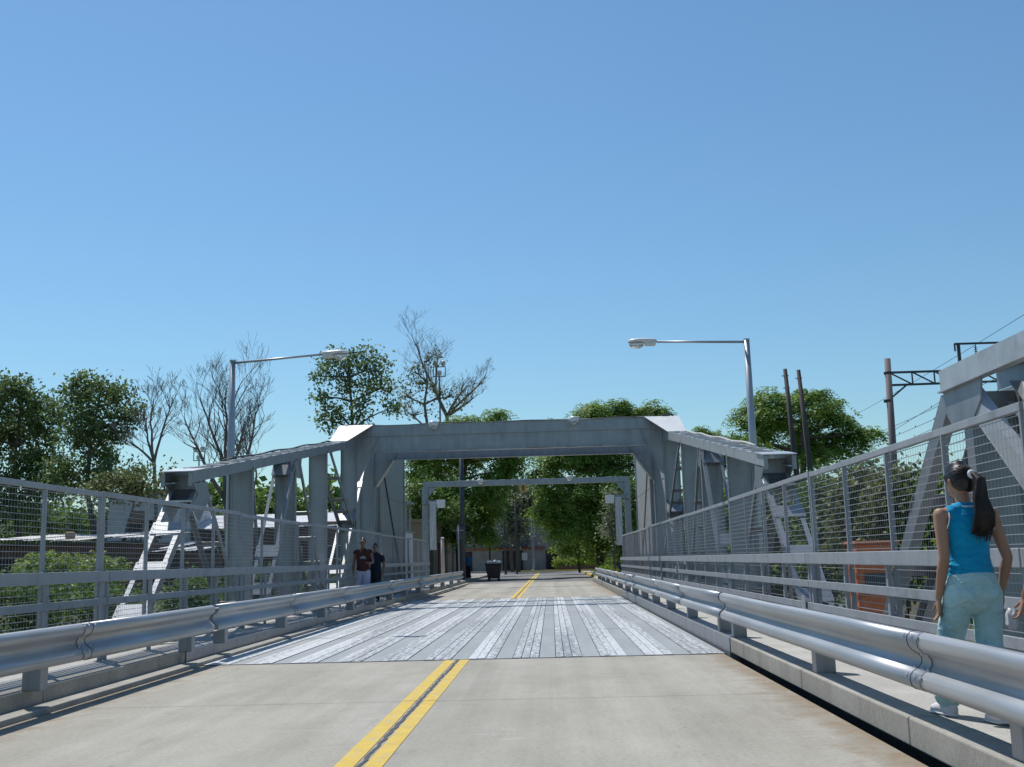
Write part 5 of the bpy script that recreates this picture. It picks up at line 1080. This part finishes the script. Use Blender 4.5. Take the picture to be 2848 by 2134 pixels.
def arm_parts(sh, el, wr, hand_dir, thumb_side, k=1.0, curl=.5, scale=1.0):
    """upper arm, forearm, palm and five curled fingers"""
    sh, el, wr = Vector(sh), Vector(el), Vector(wr); hd = Vector(hand_dir).normalized(); P = []
    P.append(([sh+Vector((0, 0, .02)), sh.lerp(el, .25), sh.lerp(el, .65), el], [.046*k, .044*k, .038*k, .034*k], [.05*k, .047*k, .039*k, .034*k]))
    P.append(([el, el.lerp(wr, .3), el.lerp(wr, .75), wr], [.034*k, .036*k, .027*k, .022*k], [.034*k, .036*k, .026*k, .020*k]))
    th = Vector(thumb_side); th = (th-hd*th.dot(hd)).normalized(); nrm = hd.cross(th)
    if nrm.dot(Vector((0, 1, 0))) < 0: pass
    pm = wr+hd*.085*scale
    P.append(([wr, wr+hd*.03*scale, wr+hd*.06*scale, pm], [.022*k, .034*scale, .039*scale, .037*scale], [.018*k, .017*scale, .016*scale, .013*scale], dict(side=th)))
    cu = nrm*(1 if curl > 0 else -1); c = abs(curl)
    for i, (off, ln) in enumerate(((.027, .068), (.009, .078), (-.010, .072), (-.027, .056))):
        r0 = pm+th*off*scale-hd*.008; a = ln*scale
        d1 = (hd+cu*c*.35).normalized(); d2 = (hd+cu*c*1.1).normalized(); d3 = (hd*.55+cu*c*1.5).normalized()
        p1 = r0+d1*a*.45; p2 = p1+d2*a*.32; p3 = p2+d3*a*.23
        P.append(([r0, p1, p2, p3], [.0092*scale, .0086*scale, .0078*scale, .0066*scale], [.0092*scale, .0086*scale, .0078*scale, .0066*scale], dict(n=8)))
    t0 = wr+hd*.028*scale+th*.022*scale; t1 = t0+(hd*.5+th*.75+cu*.3).normalized()*.034*scale; t2 = t1+(hd*.95+th*.15+cu*.4).normalized()*.03*scale; t3 = t2+(hd+cu*.5).normalized()*.02*scale
    P.append(([t0, t1, t2, t3], [.0125*scale, .0105*scale, .0092*scale, .0075*scale], [.0125*scale, .0105*scale, .0092*scale, .0075*scale], dict(n=8)))
    return P
def head_parts(c, yaw, pitch=0.0, s=1.0):
    """skull, jaw, nose, ears; returns lofts and a local->figure map"""
    R = Matrix.Rotation(yaw, 3, 'Z') @ Matrix.Rotation(pitch, 3, 'X'); c = Vector(c)
    def g(x, y, z): return c+R @ Vector((x*s, y*s, z*s))
    sd = R @ Vector((1, 0, 0))
    P = [([g(0, -.012, -.035), g(0, -.016, .0), g(0, -.014, .045), g(0, -.012, .08)], [.066*s, .074*s, .074*s, .055*s], [.078*s, .092*s, .092*s, .066*s], dict(side=sd)),
         ([g(0, .03, -.105), g(0, .028, -.075), g(0, .02, -.03), g(0, .018, .03)], [.030*s, .050*s, .062*s, .066*s], [.034*s, .05*s, .066*s, .068*s], dict(side=sd)),
         ([g(0, .085, .018), g(0, .098, -.01), g(0, .104, -.03), g(0, .092, -.04)], [.008*s, .010*s, .014*s, .012*s], [.008*s, .011*s, .013*s, .01*s], dict(side=sd, n=8)),
         ([g(-.025, .080, -.066), g(0, .086, -.066), g(.025, .080, -.066)], [.006*s, .009*s, .006*s], [.007*s, .010*s, .007*s], dict(n=8))]
    for sx in (-1, 1):
        P.append(([g(sx*.072, -.006, -.030), g(sx*.083, -.010, -.010), g(sx*.084, -.010, .012)], [.006*s]*3, [.010*s, .015*s, .011*s], dict(side=sd, n=8)))
        P.append(([g(sx*.052, .062, .032), g(sx*.03, .08, .036), g(sx*.014, .083, .03)], [.008*s]*3, [.009*s]*3, dict(n=8)))
    return P, g, sd
def eyes(g, parent, s=1.0):
    for sx in (-1, 1):
        V, F = [], []; loft(V, F, [g(sx*.036, .0785, .006), g(sx*.022, .083, .006)], [.008*s]*2, [.007*s]*2, n=10)
        b_ = MB(); b_.add(V, F); b_.build_local('eye', 'eye_dark', parent)
    V, F = [], []; loft(V, F, [g(-.022, .088, -.068), g(0, .094, -.068), g(.022, .088, -.068)], [.005*s]*3, [.005*s]*3, n=8); b_ = MB(); b_.add(V, F); b_.build_local('mouth', 'lip', parent)
def build_local(s, name, mat, parent, smooth=True):
    me = bpy.data.meshes.new(name); me.from_pydata(s.v, [], s.f); me.update(); o = bpy.data.objects.new(name, me); COL.objects.link(o)
    me.materials.append(MATS[mat]); o.parent = parent
    if smooth: me.polygons.foreach_set('use_smooth', [True]*len(me.polygons))
    return o
MB.build_local = build_local
X1 = (1, 0, 0)

def girl():
    t = thing('person', 'person in turquoise sleeveless top and pale aqua trousers, long dark ponytail, walking away', 'person', (3.915, 7.15, 0.197)); t.rotation_euler = (0, 0, math.radians(9))
    HC = (-.004, .03, 1.515); hp, g, sd = head_parts(HC, math.radians(9), math.radians(-14))
    P = list(hp)
    P.append(([(0, -.01, 1.30), (-.004, 0, 1.36), (-.006, .012, 1.43), (-.004, .02, 1.48)], [.062, .048, .046, .05], [.055, .048, .048, .055], dict(side=X1)))
    P.append(([(0, 0, .90), (0, 0, 1.02), (0, .005, 1.12), (0, 0, 1.22), (0, -.005, 1.295), (0, -.005, 1.335)], [.13, .112, .122, .142, .125, .07], [.09, .08, .09, .095, .075, .05], dict(side=X1)))
    P.append(([(-.09, -.005, 1.312), (-.168, -.005, 1.290)], [.044, .052], [.044, .052])); P.append(([(.09, -.005, 1.312), (.172, -.005, 1.292)], [.044, .052], [.044, .052]))
    P += arm_parts((-.174, -.005, 1.285), (-.190, -.035, 1.02), (-.215, .035, .765), (-.0, .10, -1), (0.35, 1, 0), 1.0, -.5)
    P += arm_parts((.180, -.005, 1.287), (.243, -.04, 1.02), (.228, .05, .79), (-.12, .25, -1), (-0.35, 1, 0), 1.0, .5)
    # legs inside the trousers, ankles
    P.append(([(0, -.005, .94), (0, -.01, .86), (0, -.01, .80)], [.135, .15, .15], [.09, .10, .10], dict(side=X1)))
    P.append(([(-.085, 0, .82), (-.098, .10, .62), (-.105, .17, .46), (-.105, .21, .28), (-.10, .255, .07)], [.078, .066, .05, .046, .03], [.085, .07, .055, .052, .034]))
    P.append(([(.08, 0, .82), (.088, .02, .62), (.080, .02, .45), (.05, -.08, .27), (.015, -.19, .09)], [.078, .066, .05, .046, .03], [.085, .07, .055, .052, .034]))
    body = fused('body', P, 'skin', t, .0058, 3)
    eyes(g, t)
    # sleeveless top
    S = [([(0, -.002, .872), (0, 0, .93), (0, 0, 1.02), (0, .006, 1.11), (0, .002, 1.19), (0, -.004, 1.25), (0, -.006, 1.30), (0, -.008, 1.338)], [.168, .154, .138, .144, .157, .150, .134, .098], [.112, .105, .098, .106, .112, .102, .086, .060], dict(side=X1, n=22)),
         ([(-.05, -.006, 1.342), (-.10, -.006, 1.328), (-.134, -.006, 1.308)], [.032, .036, .032], [.05, .054, .054]), ([(.05, -.006, 1.342), (.105, -.006, 1.330), (.140, -.006, 1.310)], [.03, .034, .03], [.05, .052, .052])]
    for k, (z, a) in enumerate(((.90, .2), (.935, .5), (.965, .1))):        # creases at the waist
        S.append(([(-.150, -.02, z+.01), (-.11, -.075, z), (-.03, -.100, z-.012)], [.008, .011, .004], [.008, .011, .004], dict(n=8)))
        S.append(([(.145, -.02, z), (.10, -.075, z-.006), (.04, -.098, z+.012)], [.006, .008, .003], [.006, .008, .003], dict(n=8)))
    shirt = fused('top', S, 'cloth_turquoise', t, .0065, 3)
    for sx in (-1, 1):     # white piping round the armholes and neckline
        pts = [(sx*(.148-.020*math.sin(a)*.9)-(.002 if sx < 0 else -.004), -.006+.062*math.cos(a), 1.262+.076*math.sin(a)) for a in np.linspace(0, 2*PI, 21)]
        b_ = MB(); b_.tube(pts, .0048, 6); b_.build_local('armhole_trim', 'cloth_white', shirt)
    pts = [(.066*math.cos(a)-.002, -.004+.060*math.sin(a), 1.366-.012*math.sin(a)*-1-.004) for a in np.linspace(0, 2*PI, 23)]
    b_ = MB(); b_.tube(pts, .0055, 6); b_.build_local('neck_trim', 'cloth_white', shirt)
    # trousers with folds
    T = [([(0, -.004, .905), (0, -.008, .86), (0, -.012, .80), (0, -.012, .765)], [.160, .172, .182, .172], [.108, .118, .125, .115], dict(side=X1, n=22)),
         ([(-.092, -.008, .80), (-.104, .05, .66), (-.108, .13, .50), (-.106, .18, .32), (-.102, .235, .13)], [.099, .095, .085, .086, .09], [.108, .098, .088, .089, .094]),
         ([(.092, -.008, .80), (.098, .008, .66), (.090, .012, .48), (.055, -.08, .30), (.022, -.175, .14)], [.099, .092, .083, .085, .09], [.108, .096, .088, .089, .092]),
         ([(-.06, -.09, .80), (-.075, -.095, .77)], [.062, .055], [.045, .04]), ([(.065, -.09, .80), (.075, -.095, .77)], [.062, .055], [.045, .04])]
    for k in range(7):
        z = .84-k*.055; dx = -.005*k
        T.append(([(-.176+dx*.2, .02, z), (-.165+dx, -.05+.012*k, z+.010), (-.12+dx, -.098+.02*k, z+.022)], [.009, .009, .003], [.009, .009, .003], dict(n=7)))
    for k in range(4):
        z = .72-k*.06; T.append(([(.165-.012*k, -.02, z), (.13-.008*k, -.075, z-.012), (.06, -.095+.012*k, z+.004)], [.007, .008, .003], [.007, .008, .003], dict(n=7)))
    fused('trousers', T, 'cloth_aqua', t, .0068, 2)
    # trainers
    for (x, y, pit) in ((-.102, .268, 0.0), (.015, -.195, .18)):
        S = [([(x, y-.085, .045+pit*.12), (x-.004, y-.02, .05+pit*.05), (x-.008, y+.07, .042), (x-.010, y+.135, .032)], [.034, .040, .043, .034], [.045, .048, .038, .026], dict(side=X1)), ([(x, y-.045, .06), (x, y-.035, .11)], [.034, .032], [.042, .038], dict(side=X1))]
        sh = fused('shoe', S, 'shoe_white', t, .006, 3)
        b_ = MB(); V, F = [], []; loft(V, F, [(x, y-.10, .014+pit*.1), (x-.004, y, .012), (x-.009, y+.10, .012), (x-.011, y+.155, .014)], [.032, .042, .046, .030], [.012]*4, X1, 12); b_.add(V, F); b_.build_local('sole', 'cloth_white', sh)
    # hair: cap, gathered back, ponytail
    H = [([g(0, -.020, -.05), g(0, -.022, -.02), g(0, -.020, .02), g(0, -.018, .055), g(0, -.014, .088)], [.062, .078, .0825, .079, .060], [.078, .094, .100, .097, .072], dict(side=sd, n=22)),
         ([g(0, -.030, -.085), g(0, -.046, -.055), g(0, -.058, -.01)], [.045, .060, .066], [.045, .056, .062], dict(side=sd, n=16)),
         ([g(0, .022, .0), g(0, .022, .05), g(0, .018, .088)], [.070, .074, .058], [.070, .074, .055], dict(side=sd, n=18)),
         ([g(0, -.085, .01), g(.004, -.105, .012)], [.055, .028], [.05, .026], dict(side=sd, n=14))]
    hair = fused('hair', H, 'hair', t, .005, 3)
    Ri = (Matrix.Rotation(math.radians(9), 3, 'Z') @ Matrix.Rotation(math.radians(-14), 3, 'X')).inverted(); bad = []
    for v in hair.data.vertices:
        q = Ri @ (v.co-Vector(HC)); x, y, z = q
        lim = .075+(z-.055)*.8 if z > .055 else (.030+(z+.012)*.67 if z > -.012 else .012-(-.012-z)*.75)
        if y > lim or z < -.098+abs(x)*.35: bad.append(v.index)
    import bmesh
    bm = bmesh.new(); bm.from_mesh(hair.data); bm.verts.ensure_lookup_table()
    bmesh.ops.delete(bm, geom=[bm.verts[i] for i in bad], context='VERTS'); bm.to_mesh(hair.data); bm.free()
    tie = g(.006, -.128, .012)
    b_ = MB(); ax = Vector((.1, -1, .15)).normalized(); a0 = ax.orthogonal().normalized(); b0 = ax.cross(a0)
    b_.tube([tie+(a0*math.cos(a)+b0*math.sin(a))*.017 for a in np.linspace(0, 2*PI, 17)], .0135, 8); b_.build_local('hair_tie', 'cloth_white', hair)
    q0 = Vector((tie.x+.006, tie.y-.012, tie.z)); tl_ = []
    base = [q0, q0+Vector((.022, -.035, -.035)), Vector((.030, q0.y-.040, 1.40)), Vector((.034, -.165, 1.30)), Vector((.032, -.150, 1.22)), Vector((.026, -.140, 1.165))]
    tl_.append((base, [.020, .036, .047, .060, .066, .040], [.018, .028, .032, .030, .026, .014], dict(side=X1, n=16)))
    for k in range(13):     # separate locks give the tail its strands and ragged end
        u = (k-6)/6.0; e = random.uniform(-.045, .02)
        tl_.append(([base[1]+Vector((u*.022, -.012, 0)), base[2]+Vector((u*.038, -.02, 0)), base[3]+Vector((u*.058, -.016, 0)), base[4]+Vector((u*.066, -.012, 0)), Vector((.028+u*.060-.02*abs(u), -.142, 1.165+.03*abs(u)+e))], [.010, .012, .013, .012, .004], [.010, .012, .012, .010, .003], dict(side=X1, n=7)))
    fused('ponytail', tl_, 'hair_tail', hair, .0048, 1)
    st = MB(); rs = random.Random(5); hc = Vector((0, -.021, .022)); te = Vector((.006, -.128, .012))-hc; te = Vector((te.x/.0835, te.y/.102, te.z/.090)).normalized()
    for k in range(150):       # combed strands drawn back to the tie, a few loose ones
        z = rs.uniform(-.75, .98); a = rs.uniform(0, 2*PI); d0 = Vector((math.sqrt(1-z*z)*math.cos(a), math.sqrt(1-z*z)*math.sin(a), z))
        if d0.y > .55 and d0.z < .55: continue
        if d0.z < -.2 and d0.y > -.1: continue
        loose = 1.0+(rs.uniform(.02, .07) if rs.random() < .12 else rs.uniform(.0, .014)); pts = []
        for i in range(8):
            f = i/7; d = d0.lerp(te, f).normalized() if d0.dot(te) > -.9 else te
            pts.append(g(*(hc+Vector((d.x*.0835, d.y*.102, d.z*.090))*(1+(loose-1)*math.sin(PI*f)+.006))))
        st.tube(pts, .0013, 4, cap=False)
    for k in range(70):
        u, w = rs.uniform(-1, 1), rs.uniform(-1, .3); fl = rs.uniform(1.0, 1.18) if rs.random() < .25 else 1.0
        st.tube([base[1]+Vector((u*.026, w*.02, 0)), base[2]+Vector((u*.044*fl, -.026+w*.006, 0)), base[3]+Vector((u*.062*fl, -.026, 0)), base[4]+Vector((u*.068*fl, -.022, 0)), base[5]+Vector((u*.05*fl, -.012, rs.uniform(-.05, .03)))], .0014, 4, cap=False)
    o_ = st.build_local('hair_strands', 'hair_tail', hair); o_['kind'] = 'stuff'
    return t
girl()

def man(label, loc, yaw, sc, top, bottom, skin, hair_mat, pose, voxel=.011, cap=False, sleeve='none', bag=False, shorts=False, print_mat=None):
    t = thing('person', label, 'person', loc); t.rotation_euler = (0, 0, yaw); t.scale = (sc, sc, sc)
    hp, g, sd = head_parts((0, .02, 1.60), pose.get('hyaw', 0), pose.get('hpitch', 0), 1.03)
    P = list(hp); P.append(([(0, -.005, 1.38), (0, .0, 1.45), (0, .01, 1.53)], [.06, .056, .055], [.06, .056, .06], dict(side=X1)))
    P.append(([(0, 0, .93), (0, 0, 1.05), (0, .005, 1.2), (0, 0, 1.33), (0, -.005, 1.40)], [.14, .135, .16, .165, .09], [.10, .095, .11, .105, .06], dict(side=X1)))
    for sx in (-1, 1): P.append(([(sx*.12, -.005, 1.385), (sx*.185, -.005, 1.355)], [.055, .058], [.05, .055]))
    P += arm_parts((-.2, -.005, 1.35), *pose['la'], (0.3, 1, 0), 1.18, pose.get('lc', -.5), 1.12); P += arm_parts((.2, -.005, 1.35), *pose['ra'], (-.3, 1, 0), 1.18, pose.get('rc', .5), 1.12)
    P.append(([(0, 0, .97), (0, -.005, .88)], [.14, .15], [.1, .105], dict(side=X1)))
    lk, lf, rk, rf = pose['lk'], pose['lf'], pose['rk'], pose['rf']
    for sx, kn, ft in ((-1, lk, lf), (1, rk, rf)):
        kn, ft = Vector(kn), Vector(ft); P.append(([(sx*.088, 0, .88), Vector((sx*.09, 0, .88)).lerp(kn, .6), kn, kn.lerp(ft, .35), ft+Vector((0, 0, .07))], [.088, .07, .056, .055, .034], [.095, .078, .06, .06, .038]))
    fused('body', P, skin, t, voxel, 2); eyes(g, t, 1.03)
    S = [([(0, 0, .86), (0, 0, .95), (0, 0, 1.08), (0, .005, 1.2), (0, 0, 1.32), (0, -.005, 1.39), (0, -.005, 1.425)], [.182, .178, .168, .182, .186, .15, .085], [.13, .128, .122, .13, .122, .088, .066], dict(side=X1, n=18))]
    for sx, el in ((-1, pose['la'][0]), (1, pose['ra'][0])):
        s0 = Vector((sx*.15, -.005, 1.37)); e0 = Vector((sx*.2, -.005, 1.35)).lerp(Vector(el), .55 if sleeve == 'short' else .04); S.append(([s0, Vector((sx*.2, -.005, 1.35)).lerp(e0, .3), e0], [.068, .072, .068], [.064, .068, .066]))
    sh = fused('shirt', S, top, t, voxel, 2)
    if print_mat:
        b_ = MB(); V, F = [], []; loft(V, F, [(-.07, .124, 1.20), (0, .134, 1.22), (.07, .124, 1.20)], [.010]*3, [.03, .045, .025], (0, 1, 0), 10); b_.add(V, F); b_.build_local('chest_print', print_mat, sh)
    T = [([(0, 0, .93), (0, -.002, .86), (0, -.005, .79)], [.172, .182, .175], [.125, .13, .12], dict(side=X1, n=18))]
    for sx, kn, ft in ((-1, lk, lf), (1, rk, rf)):
        kn, ft = Vector(kn), Vector(ft); end = kn.lerp(ft, .25) if shorts else ft+Vector((0, 0, .07))
        T.append(([(sx*.092, 0, .84), Vector((sx*.092, 0, .84)).lerp(kn, .55), kn, kn.lerp(end, .6), end], [.105, .10, .092, .09, .088], [.11, .105, .096, .094, .09]))
    fused('trousers', T, bottom, t, voxel, 2)
    for ft in (lf, rf):
        x, y, z = ft; S = [([(x, y-.07, z+.05), (x, y, z+.05), (x, y+.09, z+.042), (x, y+.16, z+.032)], [.038, .044, .047, .036], [.048, .05, .04, .028], dict(side=X1))]
        fused('shoe', S, 'shoe_white' if not cap else 'cloth_dark', t, voxel, 2)
    H = [([g(0, -.022, .01), g(0, -.022, .055), g(0, -.016, .088)], [.080, .082, .060], [.094, .099, .076], dict(side=sd, n=14)), ([g(0, -.05, -.045), g(0, -.05, .02)], [.062, .07], [.058, .066], dict(side=sd))]
    if cap: H.append(([g(0, .06, .065), g(0, .125, .055)], [.055, .045], [.012, .01], dict(side=sd)))
    fused('cap' if cap else 'hair', H, hair_mat, t, voxel*.85, 2)
    return t
# two men walking towards the camera on the left footway
man('person in dark brown sleeveless shirt and pale trousers walking on the left footway', (-3.98, 29.6, .197), PI+.12, 1.03, 'cloth_brown', 'cloth_lilac', 'skin_tan', 'hair',
    dict(la=((-.26, .03, 1.10), (-.20, .20, 1.05), (.5, .5, .2)), ra=((.25, -.04, 1.08), (.26, .0, .83), (0, .1, -1)), lk=(-.10, .10, .50), lf=(-.10, .10, 0.0), rk=(.10, .02, .49), rf=(.11, -.16, 0.0), hpitch=.05), .010, shorts=False, print_mat='pole_grey')
man('person in navy short-sleeved shirt half hidden behind the brown-shirted walker', (-3.98, 31.7, .197), PI-.25, .965, 'cloth_navy', 'cloth_dark', 'skin_tan', 'hair',
    dict(la=((-.27, -.02, 1.08), (-.27, .05, .84), (0, .2, -1)), ra=((.27, .06, 1.10), (.22, .22, 1.28), (-.2, .3, 1)), lk=(-.10, .12, .50), lf=(-.10, .14, 0.0), rk=(.10, .02, .49), rf=(.10, -.18, 0.0), hyaw=.2), .010, sleeve='short')
man('person in blue shirt standing in the shade by the tan building', (-4.25, 70.6, .12), PI-.4, .97, 'cloth_blue', 'cloth_dark', 'skin_tan', 'hair',
    dict(la=((-.25, .0, 1.10), (-.14, .16, .98), (1, .3, 0)), ra=((.25, .0, 1.10), (.14, .16, .98), (-1, .3, 0)), lk=(-.09, .03, .50), lf=(-.10, 0, 0.0), rk=(.09, .02, .49), rf=(.10, 0, 0.0)), .02, sleeve='short')
# companion at the frame edge: only the near arm and hand show
t2 = man('person beside the fence whose hand carries a crumpled white bag next to the girl', (4.09, 5.95, .197), 0.0, .90, 'cloth_white', 'cloth_navy', 'skin', 'hair',
    dict(la=((-.262, .09, 1.08), (-.245, .34, .889), (-.25, .35, -1)), ra=((.24, -.03, 1.08), (.25, .02, .83), (0, .1, -1)), lk=(-.09, .10, .50), lf=(-.09, .12, 0.0), rk=(.09, .02, .49), rf=(.09, -.16, 0.0)), .0065, sleeve='short')

def crumple(name, label, c, r):
    b_ = MB(); rr = random.Random(3); n = 12; prof = []
    for i in range(7):
        a = PI*i/6; prof.append((max(.004, r*math.sin(a)), -r*1.35*math.cos(a)))
    vs = []
    for q, (rad_, z) in enumerate(prof):
        for j in range(n):
            k = rr.uniform(.6, 1.25); t_ = 2*PI*j/n; vs.append((c[0]+rad_*k*math.cos(t_)*.8, c[1]+rad_*k*math.sin(t_), c[2]+z+rr.uniform(-.01, .01)))
    b_.add(vs, [(i*n+j, i*n+(j+1) % n, (i+1)*n+(j+1) % n, (i+1)*n+j) for i in range(6) for j in range(n)]+[tuple(range(n))[::-1], tuple(range(6*n, 7*n))])
    o = b_.build(name, 'bag_plastic'); tag(o, label, 'bag'); return o
crumple('plastic_bag', 'crumpled white plastic bag held in the hand beside the girl', (3.815, 6.33, .875), .045)
